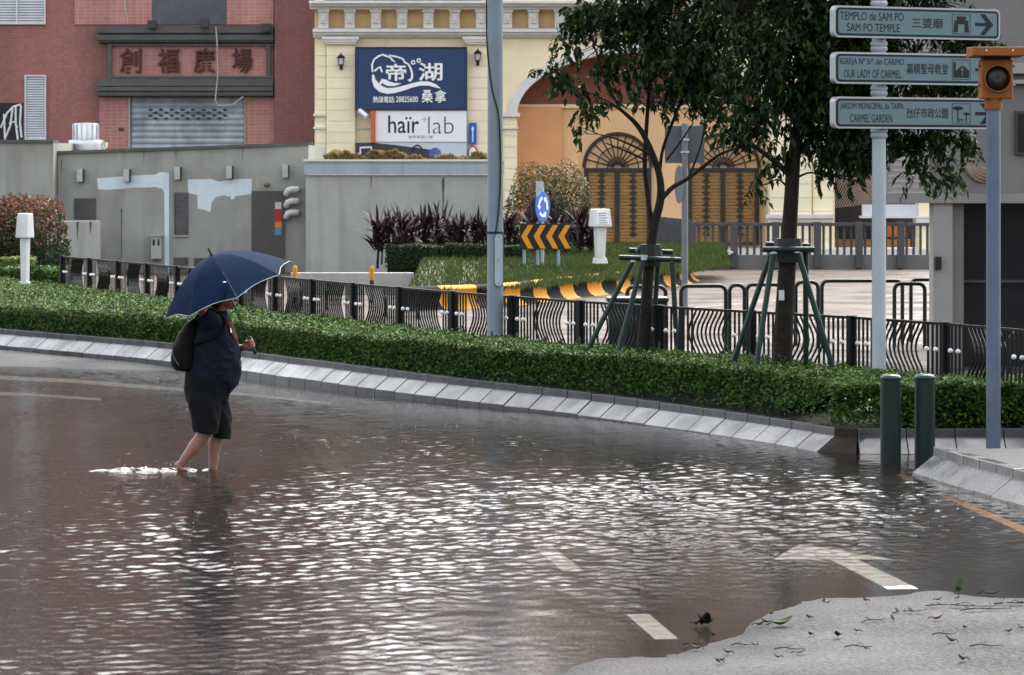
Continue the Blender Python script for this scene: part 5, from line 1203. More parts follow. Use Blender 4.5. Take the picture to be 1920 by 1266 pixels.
# chevron board, roundabout sign, post boxes
Yh_ = 80.0
cv = thing('chevron_sign', (fx(1021, Yh_), Yh_, .5), 'black board with four orange chevrons on the grass island', 'sign')
mb = MB(); rect(mb, Yh_, 975, 1068, 419, 468, .04); bd = part('board', mb, M('board_black', (.012, .012, .013), .4), cv, world=True)
oc = M('chevron_orange', srgb('#d98e22'), .4, .06, 5)
for i in range(4):
    a = 975 + 2 + i * 23.3; pt = [(a, 443), (a + 13, 422), (a + 23, 422), (a + 11, 443), (a + 23, 466), (a + 13, 466)]
    mb = MB(); mb.prism([(fx(p, Yh_), fz(q, Yh_)) for p, q in pt], Yh_ - .05, Yh_ - .042); part('chevron', mb, oc, bd, world=True)
for a in (983, 1008, 1047):
    mb = MB(); mb.tube([(fx(a, Yh_), Yh_ + .04, .4), (fx(a, Yh_), Yh_ + .04, fz(418, Yh_))], .035, 8); part('leg', mb, M('leg_teal', srgb('#7f9aa5'), .4), cv, world=True)
Yo = 80.8
rs = thing('roundabout_sign', (fx(1017, Yo), Yo, .5), 'blue round sign with white circling arrows above the chevron board', 'sign')
rzs = R(62)
mb = MB(); mb.tube([(0, .05, -.1), (0, .05, fz(352, Yo) - .5)], .04, 10); part('post', mb, galv, rs)
rc = Vector((0, -.02, fz(388, Yo) - .5)); RR = .36
def rot_add(nm, mb, mt, par):
    mb.v = [(v[0] * math.cos(rzs) - v[1] * math.sin(rzs), v[0] * math.sin(rzs) + v[1] * math.cos(rzs) - .06, v[2] + rc.z) for v in mb.v]; return part(nm, mb, mt, par, smooth='auto')
mb = MB(); mb.lathe([(0, -.01), (RR, -.01), (RR, .012), (0, .012)], n=32, axis='y'); dk = rot_add('disc', mb, M('traffic_blue2', srgb('#1f62c0'), .35, .05), rs)
for q in range(3):
    pts = []; a0 = 100 + 120 * q
    ins = [(.17 * math.cos(R(a0 + 72 * i / 8)), .17 * math.sin(R(a0 + 72 * i / 8))) for i in range(9)]; ous = [(.245 * math.cos(R(a0 + 72 * i / 8)), .245 * math.sin(R(a0 + 72 * i / 8))) for i in range(8, -1, -1)]
    e = R(a0 + 72); tip = (.2075 * math.cos(R(a0 + 102)), .2075 * math.sin(R(a0 + 102)))
    mb = MB(); mb.prism(ins + [(.12 * math.cos(e), .12 * math.sin(e)), tip, (.295 * math.cos(e), .295 * math.sin(e))] + ous, -.02, -.014); rot_add('arrow', mb, cut, dk)
mb = MB(); mb.box(-.2, .2, .07, .09, fz(372, Yo) - .5, fz(340, Yo) - .5); mb.v = [(v[0] * .45 - .06, v[1] + abs(v[0]) * .3, v[2]) for v in mb.v]; part('back_plate', mb, galv, rs)
def post_box(px_, py_top, py_base, Y, lb, rz, face, kx=1.0):
    z0 = fz(py_base, Y); H = fz(py_top, Y) - z0; n0 = len(bpy.data.objects); t_ = thing('notice_box', (fx(px_, Y), Y, z0), lb, 'notice box', rz=rz); wm_ = M('box_white', srgb('#d2d3d0'), .5, .08, 4, streak=.25, streak_col=(.15, .14, .13))
    mb = MB(); mb.hexa([(-.10, -.09, .08), (.10, -.09, .08), (.10, .09, .08), (-.10, .09, .08), (-.13, -.10, H * .66), (.13, -.10, H * .66), (.13, .10, H * .66), (-.13, .10, H * .66)]); part('stem', mb, wm_, t_, bevel=.02)
    mb = MB(); mb.hexa([(-.15, -.13, -.05), (.15, -.13, -.05), (.15, .13, -.05), (-.15, .13, -.05), (-.13, -.11, .08), (.13, -.11, .08), (.13, .11, .08), (-.13, .11, .08)]); part('foot', mb, wm_, t_, bevel=.01)
    mb = MB(); mb.hexa([(-.23, -.20, H * .66), (.23, -.20, H * .66), (.23, .17, H * .66), (-.23, .17, H * .66), (-.20, -.13, H), (.20, -.13, H), (.20, .15, H), (-.20, .15, H)]); bx_ = part('box', mb, wm_, t_, bevel=.03)
    if face:
        mb = MB(); mb.hexa([(-.15, -.202, H * .71), (.15, -.202, H * .71), (.15, -.19, H * .71), (-.15, -.19, H * .71), (-.14, -.158, H * .95), (.14, -.158, H * .95), (.14, -.14, H * .95), (-.14, -.14, H * .95)]); nf = part('notice', mb, wht, bx_)
        mb = MB()
        for i in range(5): z_ = H * (.735 + .045 * i); y_ = -.2075 + .044 * (z_ / H - .71) / .24; mb.box(-.11, .11 - .03 * (i % 2), y_, y_ + .004, z_, z_ + .014)
        part('notice_print', mb, inkg, nf)
    else:
        mb = MB(); mb.box(-.235, -.22, -.12, .10, H * .72, H * .93); part('side_slot', mb, dark_metal, bx_)
    t_.scale = (kx, kx, 1)
post_box(1125, 392, 490, 80.5, 'white notice box on post right of the chevron board', R(20), True)
post_box(47, 400, 536, 66, 'weathered white notice box on post at far left', R(-30), False, .62)

# ------------------------------------------------------------------ forecourt furniture
gr = M('rail_green', (.005, .012, .010), .5, .2, 6)
def hoop(xa, xb, py, Y0, lb, Y1=None):
    Y1 = Y1 or Y0; A = Vector((fx(xa, Y0), Y0, 0)); B = Vector((fx(xb, Y1), Y1, 0)); H = 1.05; c_ = (A + B) / 2
    t_ = thing('hoop_barrier', (c_.x, c_.y, 0), lb, 'barrier', 'green hoop barriers on the forecourt'); d_ = (B - A).normalized(); r_ = .1; up = Vector((0, 0, 1)); pts = [A]
    for i in range(6): a = R(90 * i / 5); pts.append(A + d_ * r_ * (1 - math.cos(a)) + up * (H - r_ + r_ * math.sin(a)))
    for i in range(6): a = R(90 * i / 5); pts.append(B - d_ * r_ * (1 - math.sin(a)) + up * (H - r_ + r_ * math.cos(a)))
    pts.append(B); mb = MB(); mb.tube(pts, .032, 8); part('hoop', mb, gr, t_, world=True, smooth='auto')
    for p in (A, B): mb = MB(); mb.lathe([(.07, 0), (.07, .015), (.03, .02)], c=p, n=12); part('base_flange', mb, gr, t_, world=True)
for a, b, c_, d_, lb in ((1176, 1248, 540, 54.2, 'dark green hoop barrier behind the left staked tree'), (1277, 1361, 537, 54.6, 'wide green hoop barrier right of the grey sign pole'), (1368, 1396, 535, 55.0, 'narrow green hoop barrier between two wide ones'), (1400, 1470, 534, 55.2, 'green hoop barrier left of the right tree trunk'), (1492, 1534, 529, 56.4, 'narrow green hoop barrier right of the tree trunk'), (1541, 1692, 525, 57.0, 'widest green hoop barrier behind the white signpost'), (1677, 1734, 523, 55.6, 'green hoop barrier nearest the pale column'), (1708, 1790, 521, 57.6, 'green hoop barrier half hidden by the pale column'), (1893, 1990, 625, 39.2, 'green hoop barrier at the right edge beside the beacon pole')):
    hoop(a, b, c_, d_, lb)
cbm = M('cabinet_green', (.006, .014, .012), .5, .2, 4)
Yx = 50.0; t_ = thing('utility_cabinet', (fx(1196, Yx), Yx, 0), 'low dark green cabinet behind the railing and left tree', 'cabinet')
mb = MB(); mb.box(fx(1142, Yx), fx(1250, Yx), Yx, Yx + .6, 0, .98); bdy = part('body', mb, cbm, t_, world=True, bevel=.02)
mb = MB(); mb.box(fx(1138, Yx), fx(1254, Yx), Yx - .05, Yx + .65, .98, 1.04); part('lid', mb, cbm, t_, world=True, bevel=.015)
for a in (1144, 1198):
    mb = MB(); mb.box(fx(a + 1, Yx), fx(a + 50, Yx), Yx - .015, Yx - .001, .1, .93); d_ = part('door', mb, cbm, t_, world=True); mb = MB(); mb.box(fx(a + 42, Yx), fx(a + 45, Yx), Yx - .05, Yx - .015, .5, .62); part('handle', mb, galv, d_, world=True)
# back of a road sign on a pole
Yg = 68.0; gs = thing('sign_back', (fx(1284, Yg), Yg, 0), 'grey back of square road sign and disc on tall pole', 'sign')
gm = M('sign_back_grey', srgb('#6d7478'), .5, .1, 3); mb = MB(); mb.tube([(fx(1284, Yg), Yg, 0), (fx(1284, Yg), Yg, fz(232, Yg))], .062, 12); part('pole', mb, gm, gs, world=True, smooth='auto')
mb = MB(); rect(mb, Yg, 1247, 1321, 236, 306, .02, -.10); part('square_plate', mb, M('sign_back_dark', srgb('#50575c'), .5, .1, 3), gs, world=True)
mb = MB(); nn_ = 24; mb.prism([(fx(1273 + 9 * math.cos(2 * math.pi * i / nn_), Yg), fz(346 + 36 * math.sin(2 * math.pi * i / nn_), Yg)) for i in range(nn_)], Yg - .09, Yg - .07); part('disc_back', mb, gm, gs, world=True)
for py_ in (262, 285):
    mb = MB(); rect(mb, Yg, 1276, 1292, py_ - 2, py_ + 2, .03, .062); part('clamp', mb, galv, gs, world=True)
# grey railing in front of the arcade
Yq = 98.0; gm2 = M('far_rail_grey', srgb('#47484a'), .5, .12, 3); fr2 = thing('forecourt_railing', (fx(1500, Yq), Yq, 0), 'grey metal railing on concrete base before the cream arcade', 'railing')
mb = MB(); rect(mb, Yq, 1290, 1765, 478, 507, .3, -.3); part('concrete_base', mb, M('rail_base', srgb('#6b6866'), .6, .15, 2, streak=.25), fr2, world=True)
mb = MB(); rect(mb, Yq, 1288, 1765, 418, 424, .1, -.1); part('top_rail', mb, gm2, fr2, world=True)
mb = MB(); mb.box(-.035, .035, -.035, .035, fz(479, Yq), fz(424, Yq)); b_me = mesh_from('bar', mb.v, mb.f, gm2); mb = MB(); mb.box(-.10, .10, -.08, .08, .05, fz(416, Yq)); p_me = mesh_from('post', mb.v, mb.f, gm2)
x_ = 1298
while x_ < 1760:
    big = abs((x_ - 1298) % 78) < 1; link('post' if big else 'bar', p_me if big else b_me, fr2, (fx(x_, Yq) - fr2.location.x, .15 if not big else -.11, 0)); x_ += 13
gate_side = MB()
for i in range(6):
    Yk = Yq + .2 + i * 1.1; mb = MB(); X_ = fx(1290 - i * 8, Yq); mb.box(X_ - .11, X_ + .11, Yk, Yk + .12, 0, fz(412, Yq)); part('return_post', mb, gm2, fr2, world=True)
mb = MB(); rect(mb, Yq, 1290, 1372, 469, 473, .5, .05); o = part('white_slab', mb, trim); tag(o, 'thin white slab lying at the foot of the grey railing', 'slab')
o.location.z -= .02

# ------------------------------------------------------------------ trees with stakes
tree_leaf = leafmat('tree_leaf', (.0035, .011, .003), (.030, .068, .010), .5, .22)
def W(px_, py_, Y, dy=0.0): v = P(px_, py_, Y); v.y += dy; return v
def tree(name, Y, label, limbs, blobs, seed, twigs):
    base = W(limbs[0][0][0], limbs[0][0][1], Y); base.z = .2
    t_ = thing(name, base, label, 'tree'); r = random.Random(seed); g_ = np.random.default_rng(seed)
    mb = MB(); sk = []
    for li, lm in enumerate(limbs):
        pts = []
        for i, q in enumerate(lm):
            v = W(q[0], q[1], Y, q[3] if len(q) > 3 else 0); pts.append((v, q[2]))
        if li == 0: pts.insert(0, (Vector((pts[0][0].x - .02, pts[0][0].y, .15)), pts[0][1] * 1.25))
        P3 = smooth_line([p for p, _ in pts], 2); rs_ = np.interp(np.linspace(0, 1, len(P3)), np.linspace(0, 1, len(pts)), [q for _, q in pts])
        mb.tube([p - base for p in P3], list(rs_), 8); sk += [(p - base, rr) for p, rr in zip(P3, rs_)]
    part('trunk', mb, twig, t_, smooth=True)
    skp = np.array([[p.x, p.y, p.z] for p, _ in sk]); tw = MB(); lv = []
    for (bx_, by_, rad, dn) in blobs:
        c = W(bx_, by_, Y) - base; nt_ = int(twigs * dn * rad * rad)
        for k in range(nt_):
            u = g_.normal(size=3); u /= np.linalg.norm(u); p = np.array([c.x, c.y, c.z]) + u * np.array([1, 1.1, .8]) * rad * g_.random() ** .45
            dist = np.linalg.norm(skp - p, axis=1); j = int(np.argmin(dist)); q0 = skp[j]
            if r.random() < .55:
                mid = (q0 + p) / 2 + g_.normal(size=3) * .06; tw.tube([q0, mid, p], [.008, .006, .003], 3) if dist[j] < 1.0 else tw.tube([p - u * .35, p], [.006, .003], 3)
            nl = r.randint(7, 13); dirn = g_.normal(size=3) * .7 + np.array([0, 0, -.75]); dirn /= np.linalg.norm(dirn); ln = r.uniform(.14, .34)
            for i in range(nl):
                f_ = (i + .5) / nl; lp_ = p + dirn * ln * f_ + np.array([0, 0, -.05 * f_ * f_]); side = g_.normal(size=3); lv.append((lp_ + side * .018, side * .8 + np.array([0, -.2, .7]), dirn * .6 + side * .55 + np.array([0, 0, -.45])))
    pos = np.array([a for a, _, _ in lv]); nn = np.array([b for _, b, _ in lv]); td = np.array([c for _, _, c in lv])
    cr = link('crown', leaf_mesh('crown', [leaf_arrays(pos, nn, .125, .05, td, .2, .25)], tree_leaf), t_); cr["kind"] = "stuff"
    part('twigs', tw, twig, t_, fix=False)['kind'] = 'stuff'; return t_, len(pos)
T1 = [[(1206, 655, .085), (1210, 600, .078), (1214, 540, .07), (1218, 480, .062), (1226, 420, .056), (1240, 375, .05), (1238, 330, .042), (1226, 295, .038), (1212, 262, .034), (1196, 235, .028), (1172, 212, .02), (1150, 196, .012)],
      [(1241, 372, .036), (1262, 350, .032, .1), (1290, 336, .028, .2), (1322, 312, .024, .25), (1352, 288, .018, .3), (1385, 278, .010, .3)],
      [(1222, 430, .04), (1214, 360, .03, .05), (1208, 310, .028, .05), (1212, 250, .026, .1), (1216, 190, .022, .1), (1222, 110, .02, .1), (1226, 20, .016, .1), (1230, -80, .01, .1)],
      [(1226, 292, .028), (1205, 282, .016), (1175, 268, .013), (1150, 258, .010), (1122, 252, .005)],
      [(1210, 300, .018), (1185, 288, .014), (1160, 278, .01), (1135, 268, .006)],
      [(1196, 235, .02), (1160, 205, .016, -.1), (1135, 150, .014, -.1), (1118, 100, .010, -.1), (1105, 60, .006, -.1)],
      [(1236, 330, .024), (1242, 280, .02, .1), (1262, 230, .02, .2), (1290, 160, .018, .2), (1330, 80, .016, .3), (1360, -20, .012, .3)],
      [(1290, 336, .016), (1305, 300, .012), (1318, 262, .009), (1322, 220, .006)], [(1250, 300, .014), (1275, 268, .011), (1300, 230, .007)],
      [(1150, 196, .010), (1110, 175, .008), (1070, 160, .006), (1030, 140, .004)]]
B1 = [(1120, 40, .36, .75), (1080, 20, .25, .7), (1180, 20, .5, 1), (1062, 66, .17, .8), (1068, 100, .16, .7), (1024, 140, .17, .8), (1062, 150, .2, .8), (1098, 188, .19, .7), (1075, 240, .13, .6), (1110, 215, .18, .6), (1135, 120, .25, .6), (1175, 170, .2, .5), (1240, 90, .7, 1.1), (1330, 40, .8, 1.1), (1260, 180, .3, .7), (1335, 160, .5, 1.0), (1370, 245, .22, .7), (1210, -100, .9, .9), (1350, -110, 1.0, .9)]
T2 = [[(1466, 686, .118), (1470, 600, .108), (1476, 500, .10), (1480, 430, .088), (1484, 370, .082), (1486, 325, .08), (1490, 280, .07), (1500, 220, .058), (1512, 130, .048), (1520, 40, .036), (1526, -80, .02)],
      [(1484, 330, .045), (1462, 312, .036, -.1), (1435, 290, .03, -.15), (1405, 270, .024, -.2), (1372, 252, .014, -.2)],
      [(1488, 300, .04), (1510, 270, .032, .1), (1550, 245, .026, .15), (1600, 225, .022, .2), (1660, 215, .016, .2), (1730, 225, .008, .2)],
      [(1498, 230, .036), (1540, 170, .03, .3), (1600, 100, .026, .4), (1680, 40, .02, .4), (1760, 0, .01, .4)], [(1495, 240, .034), (1455, 170, .028, -.2), (1415, 100, .02, -.2), (1390, 30, .012, -.2)],
      [(1484, 340, .02), (1500, 330, .014), (1520, 322, .01), (1545, 330, .006)], [(1476, 350, .014), (1460, 335, .010), (1448, 340, .006)]]
B2 = [(1440, 140, .62, 1.1), (1400, 230, .34, .9), (1520, 90, .8, 1.1), (1500, 210, .46, 1.0), (1450, 290, .22, .6), (1580, 180, .6, 1.1), (1560, 280, .34, 1.0), (1612, 300, .24, 1.2), (1640, 210, .42, 1.1), (1700, 268, .24, 1.1), (1712, 320, .13, 1.3), (1760, 268, .26, 1.1), (1775, 322, .15, 1.3), (1812, 262, .17, 1.0), (1690, 110, .6, 1.1), (1790, 60, .42, 1.0), (1800, 170, .34, .9), (1610, 20, .7, 1.0), (1440, -20, .8, 1.0), (1600, -130, 1.1, .9), (1760, -70, .55, .9), (1425, 345, .09, 1.5), (1850, 60, .2, .8)]
t1, n1 = tree('staked_tree', 42.0, 'slender dark leaved tree forking low, staked, beside the lamp post', T1, B1, 3, 330)
t2, n2 = tree('staked_tree', 39.0, 'dense dark tree with straight trunk, staked, beside the direction signs', T2, B2, 4, 390)
stk = M('stake_green', (.004, .022, .018), .5, .25, 6); rub = M('rubber_black', (.012, .012, .012), .6)
def support(Y, collar, bars, legs, lb):
    t_ = thing('tree_support', (fx(collar[0], Y), Y, .2), lb, 'tree support', 'green tree supports in the hedge')
    cx_, y0_, y1_, hw = collar; mb = MB(); mb.lathe([(hw, fz(y1_, Y)), (hw * 1.15, fz((y0_ + y1_) / 2, Y)), (hw, fz(y0_, Y))], c=(fx(cx_, Y), Y, 0), n=10); part('tie_pad', mb, rub, t_, world=True)
    for (a, b, c_, d_, dy) in bars: mb = MB(); mb.tube([W(a, b, Y, dy), W(c_, d_, Y, dy)], .033, 8); part('crossbar', mb, stk, t_, world=True, smooth='auto')
    for (a, b, dy0, c_, d_, dy1) in legs:
        A = W(a, b, Y, dy0); B = W(c_, d_, Y, dy1); e = (B - A).normalized(); B2_ = A + e * ((.15 - A.z) / e.z); mb = MB(); mb.tube([A - e * .03, B2_], .032, 8); lg = part('leg', mb, stk, t_, world=True, smooth='auto')
        mb = MB(); mb.lathe([(.045, -.03), (.045, .03)], c=A, n=8); part('clamp', mb, galv if dy0 < 0 else rub, lg, world=True)
support(42.0, (1220, 458, 500, .13), [(1160, 482, 1275, 487, -.20), (1180, 470, 1262, 474, .18), (1195, 474, 1204, 460, 0)], [(1186, 486, -.18, 1104, 648, -.25), (1206, 482, -.22, 1156, 660, -.45), (1259, 486, -.18, 1268, 660, -.25), (1236, 478, .2, 1226, 640, .35)], 'dark green pole frame staking the left slender tree')
support(39.0, (1478, 447, 492, .15), [(1427, 467, 1524, 467, -.22), (1438, 459, 1520, 462, .2)], [(1450, 470, .18, 1380, 676, .3), (1448, 470, -.2, 1412, 690, -.4), (1492, 468, -.2, 1558, 690, -.3), (1512, 470, .1, 1514, 660, .2)], 'dark green pole frame staking the right tree')
mb = MB(); mb.box(fx(1460, 38.85), fx(1470, 38.85), 38.83, 38.86, fz(563, 38.85), fz(544, 38.85)); o = part('tree_tag', mb, galv); tag(o, 'small grey number tag on the right tree trunk', 'tag')
o.location.y = -.02

# ------------------------------------------------------------------ the walker, backpack, umbrella
Yw_ = 33.6; WX0 = fx(385, Yw_); WR = Vector((WX0, Yw_, 0))
skin = M('skin', (.24, .115, .075), .45, .12, 20, .001, 80); shirt_m = M('shirt_navy', (.0075, .010, .018), .9, .25, 9, .006, 14, spec=.15); shorts_m = M('shorts_black', (.005, .006, .0065), .9, .25, 9, .006, 12, spec=.15)
pack_m = M('pack_black', (.004, .004, .0045), .8, .3, 14, .004, 18, spec=.15); hair_m = M('hair_black', (.010, .009, .009), .5, .3, 60, .004, 90)
pe = thing('person', WR + Vector((0, 0, -.1)), 'person in navy shirt and black shorts wading right under umbrella', 'person')
up = lambda mb: setattr(mb, 'v', [(a, b, c + .1) for a, b, c in mb.v]) or mb
part('body', up(BODY), skin, pe, smooth=True, fix=False); sh_p = part('shirt', up(SHIRT), shirt_m, pe, smooth=True, fix=False); part('shorts', up(SHORTS), shorts_m, pe, smooth=True, fix=False)
mb = MB(); vs = []; fs = []; na, nz = 8, 10
for i in range(nz + 1):
    for j in range(na + 1):
        z_ = 1.27 + .17 * i / nz; a = R(-40 + 26 * j / na + 12 * (1 - i / nz)); vs.append(torso_surf(z_, a, .010))
for i in range(nz):
    for j in range(na): k = i * (na + 1) + j; fs.append((k, k + 1, k + na + 2, k + na + 1))
vs = [(a, b, c + .1) for a, b, c in vs]; mb.add(vs, fs); pr_ = part('print', mb, M('print_red', (.075, .008, .014), .8, .5, 22, spec=.15), sh_p, smooth=True)
mb = MB(); vs = [tuple(Vector(torso_surf(1.33 + .05 * q, R(-36 + 6 * p), .0135)) + Vector((0, 0, .1))) for p, q in ((0, 0), (1.1, .2), (.9, 1), (.2, .8))]; mb.add(vs, [(0, 1, 2, 3)]); part('print_highlight', mb, cut, pr_)
mb = MB(); mb.ball((.165, 0, 1.79), (.108, .09, .088), 16, 9); mb.ball((.11, 0, 1.735), (.075, .085, .085), 12, 8); part('hair', mb, hair_m, pe, smooth=True)
for s in (-1, 1):
    mb = MB(); mb.ball((.268, s * .034, 1.782), (.012, .015, .010), 8, 6); part('eye', mb, M('eye', (.1, .08, .07), .15), pe, smooth=True)
bp_ = thing('backpack', WR + Vector((-.19, 0, .95)), 'black backpack on the back of the wading person', 'backpack')
o_ = Vector((-.19, 0, .95)); mb = MB(); mb.v = [tuple(Vector(v) - o_) for v in PACK.v]; mb.f = PACK.f; part('bag', mb, pack_m, bp_, smooth=True, fix=False)
for s in (-1, 1):
    mb = MB(); pts = [(-.10, s * .13, 1.44), (.0, s * .135, 1.545), (.10, s * .14, 1.545), (.20, s * .145, 1.47), (.215, s * .185, 1.40), (.17, s * .23, 1.33), (.06, s * .245, 1.27), (-.08, s * .2, 1.24)]
    mb.tube([tuple(Vector(v) - o_) for v in smooth_line(pts, 2)], .022, 6); part('strap', mb, pack_m, bp_, smooth=True)
mb = MB(); mb.tube([tuple(Vector(v) - o_) for v in smooth_line([(-.315, -.10, 1.25), (-.30, -.13, 1.10), (-.24, -.165, 1.02)], 2)], .006, 5); part('zip', mb, M('zip', (.08, .08, .08), .3, metal=.5), bp_)

um = thing('umbrella', WR + UB, 'navy umbrella with white rim held by the wading person', 'umbrella')
navy_u = M('umbrella_navy', (.005, .015, .038), .9, .14, 3, .003, 7, spec=.06); uin = M('umbrella_metal', (.45, .45, .46), .3, metal=.6)
LT = (UT - UB).length
ax_ = UD; e1 = Vector((1, 0, 0)); e1 = (e1 - ax_ * e1.dot(ax_)).normalized(); e2 = ax_.cross(e1)
apex = LT - .085; HD = .37; RU = .665
def cano(r_, a, rad_extra=0.0, scal=True):
    """point of the canopy at radius fraction r_ and azimuth a (8 ribs)"""
    seg = 2 * math.pi / 8; f_ = ((a - PH) / seg) % 1.0; sag = 1 - .075 * math.sin(math.pi * f_) * r_ ** 2
    rr = RU * r_ * (1 - .055 * math.sin(math.pi * f_) * r_ ** 2); drop = HD * (1 - math.cos(r_ * 1.22)) / (1 - math.cos(1.22)) * (1 - .07 * math.sin(math.pi * f_) * r_ ** 2)
    p = ax_ * (apex - drop * 1.0) + (e1 * math.cos(a) + e2 * math.sin(a)) * rr
    p -= (e1 * math.cos(a) + e2 * math.sin(a)) * ((.030 * math.sin(math.pi * f_)) * r_ ** .8) 
    return p
PH = R(14)
for k in range(8):
    mb = MB(); vs = []; fs = []; nr_, na = 12, 8
    for i in range(nr_ + 1):
        for j in range(na + 1): vs.append(cano(max(.012, i / nr_), PH + 2 * math.pi / 8 * (k + .004 + .992 * j / na)))
    for i in range(nr_):
        for j in range(na): q = i * (na + 1) + j; fs.append((q, q + 1, q + na + 2, q + na + 1))
    mb.add(vs, fs); pn_ = part('canopy_panel', mb, navy_u, um, smooth=True, fix=False)
    mb = MB(); mb.tube([cano(1.0, PH + 2 * math.pi / 8 * (k + j / 10)) for j in range(11)], .0034, 5); part('rim_binding', mb, M('rim_white', (.42, .43, .45), .6, spec=.2), pn_)
    a = PH + 2 * math.pi / 8 * k; mb = MB(); mb.tube([cano(i / 8, a) - ax_ * .012 for i in range(9)], .004, 5); mb.tube([cano(.55, a) - ax_ * .012, ax_ * (apex - .42)], .0035, 4); part('rib', mb, uin, um)
    mb = MB(); mb.tube([cano(.985, a), cano(1.0, a) + (cano(1.0, a) - cano(.95, a)) * .7], .005, 5); part('rib_tip', mb, black, um)
mb = MB(); mb.tube([ax_ * .13, ax_ * (LT - .09)], .0075, 8); part('shaft', mb, black, um)
mb = MB(); mb.tube([ax_ * -.01, ax_ * .0, ax_ * .02, ax_ * .12, ax_ * .15], [.012, .016, .017, .0165, .010], 10); part('handle', mb, black, um, smooth='auto')
mb = MB(); mb.tube([ax_ * (LT - .10), ax_ * (LT - .03), ax_ * LT], [.014, .011, .008], 8); part('ferrule', mb, black, um)
ast = PH + 2 * math.pi / 8 * 6.1
def near(u_): return u_
sp_ = [P(440, 542, Yw_ - .75), P(433, 548, Yw_ - .76), P(426, 560, Yw_ - .74), P(421, 575, Yw_ - .7)]
# closing strap lying on the panel that faces the camera
best = None
for k in range(64):
    a = 2 * math.pi * k / 64; p = cano(.8, a); 
    if best is None or p.y < best[0]: best = (p.y, a)
a0 = best[1]
mb = MB(); mb.tube([cano(.74, a0 - .02) + Vector((0, -.012, 0)), cano(.80, a0 - .05) + Vector((0, -.014, 0)), cano(.90, a0 - .12) + Vector((0, -.014, 0)), cano(.99, a0 - .17) + Vector((0, -.012, 0))], .006, 5)
mb.tube([cano(.99, a0 - .17) + Vector((0, -.012, 0)), cano(.88, a0 - .07) + Vector((0, -.016, 0)), cano(.78, a0 - .0) + Vector((0, -.016, 0))], .005, 5); part('closing_strap', mb, navy_u, um)
mb = MB(); mb.ball(cano(.74, a0 - .02) + Vector((0, -.014, 0)), (.018, .01, .008), 8, 5); part('strap_stud', mb, wht, um)

# splash behind the trailing foot
sx = np.arange(-1.25, .28, .014); sy = np.arange(-.42, .30, .014); SX, SY = np.meshgrid(sx, sy)
env = np.exp(-((SX + .42) / .34) ** 2) * np.exp(-((SY + .10) / .13) ** 2) + .55 * np.exp(-((SX + .85) / .3) ** 2) * np.exp(-((SY + .12) / .10) ** 2) + .28 * np.exp(-((SX - .08) / .12) ** 2) * np.exp(-((SY - .06) / .08) ** 2)
hgt = (.024 + .032 * vnoise(SX * 13, SY * 17, 51) + .020 * vnoise(SX * 30, SY * 38, 52)) * env - .009 + .004 * vnoise(SX * 14, SY * 20, 53)
edge = np.minimum(np.minimum(SX + 1.25, .266 - SX), np.minimum(SY + .42, .29 - SY)); hgt = np.where(edge < .1, np.minimum(hgt, -.012), hgt)
tag(link('splash', grid_mesh('splash', SX, SY, hgt, water_mat('splash_water', .06)), None, (WX0, Yw_, 0)), 'churned pale splash of water trailing behind the wading feet', 'splash', kind='stuff')
drops = MB()
for i in range(45):
    x_ = WX0 + random.gauss(-.42, .22); y_ = Yw_ + random.gauss(-.1, .1); drops.ball((x_, y_, random.uniform(.01, .10)), random.uniform(.002, .005), 6, 4)
for i in range(300):
    Y = random.uniform(21, 50); x_ = random.uniform(-.148, .13) * Y
    if float(zroad(x_, Y)) < -.02: drops.ball((x_, Y, random.uniform(.006, .028)), random.uniform(.002, .005) * (Y / 34), 6, 4)
tag(part('rain_splashes', drops, M('drop_water', (.4, .42, .44), .1)), 'small white rain drops bouncing off the flooded road', 'rain drops', kind='stuff')

# ------------------------------------------------------------------ fallen leaves and twigs on the road
lg_ = leafmat('fallen_green', (.012, .034, .008), (.03, .065, .014), .7, .1); ld = M('fallen_dark', (.008, .010, .006), .8, .3, 20, spec=.1); lr = M('fallen_red', (.10, .022, .012), .7, .3, 20, spec=.1); tw_m = M('fallen_twig', (.010, .008, .007), .8, spec=.1)
def fallen(name, px_, py_, L, mat, label, rz, curl=.3, group=None, n=1, wd=.5):
    L *= .85; v = G(px_, py_); z = max(0, float(zroad(v.x, v.y))); t_ = link(name, None, None, (v.x, v.y, z + .008), rz); tag(t_, label, 'leaf', group)
    for q in range(n):
        mb = MB(); vs = []; fs = []; a0 = q * 1.9; m_ = 7
        for i in range(m_ + 1):
            f_ = i / m_; w_ = wd * L * .5 * math.sin(math.pi * (f_ * .93 + .035)) ** .8; x_ = (f_ - .5) * L; h_ = curl * L * (f_ - .4) ** 2 * 2
            for s in (-1, 0, 1):
                y_ = s * w_; z_ = h_ + abs(s) * w_ * .5 * curl * 2 + .003
                vs.append((x_ * math.cos(a0) - y_ * math.sin(a0) + q * L * .25, x_ * math.sin(a0) + y_ * math.cos(a0), z_))
        for i in range(m_):
            for s in range(2): k = i * 3 + s; fs.append((k, k + 3, k + 4, k + 1))
        mb.add(vs, fs); lf = part('blade', mb, mat, t_, smooth=True)
    mb = MB(); mb.tube([(-L * .5, 0, curl * L * .32 + .003), (-L * .75, .01, .004)], .003, 4); part('stalk', mb, tw_m, t_)
fallen('fallen_leaf', 1467, 1178, .17, lg_, 'large bright green leaf lying on the wet asphalt', R(20), .5, wd=.7)
fallen('fallen_leaf', 1318, 1174, .13, ld, 'cluster of dark curled leaves at the water edge near lane dash', R(60), .9, n=3)
fallen('fallen_leaf', 1862, 1117, .17, ld, 'long dark leaf lying near the right edge above twigs', R(5), .4)
fallen('fallen_leaf', 1798, 1112, .14, lg_, 'upright green leaf among twigs near the right edge', R(70), 1.0)
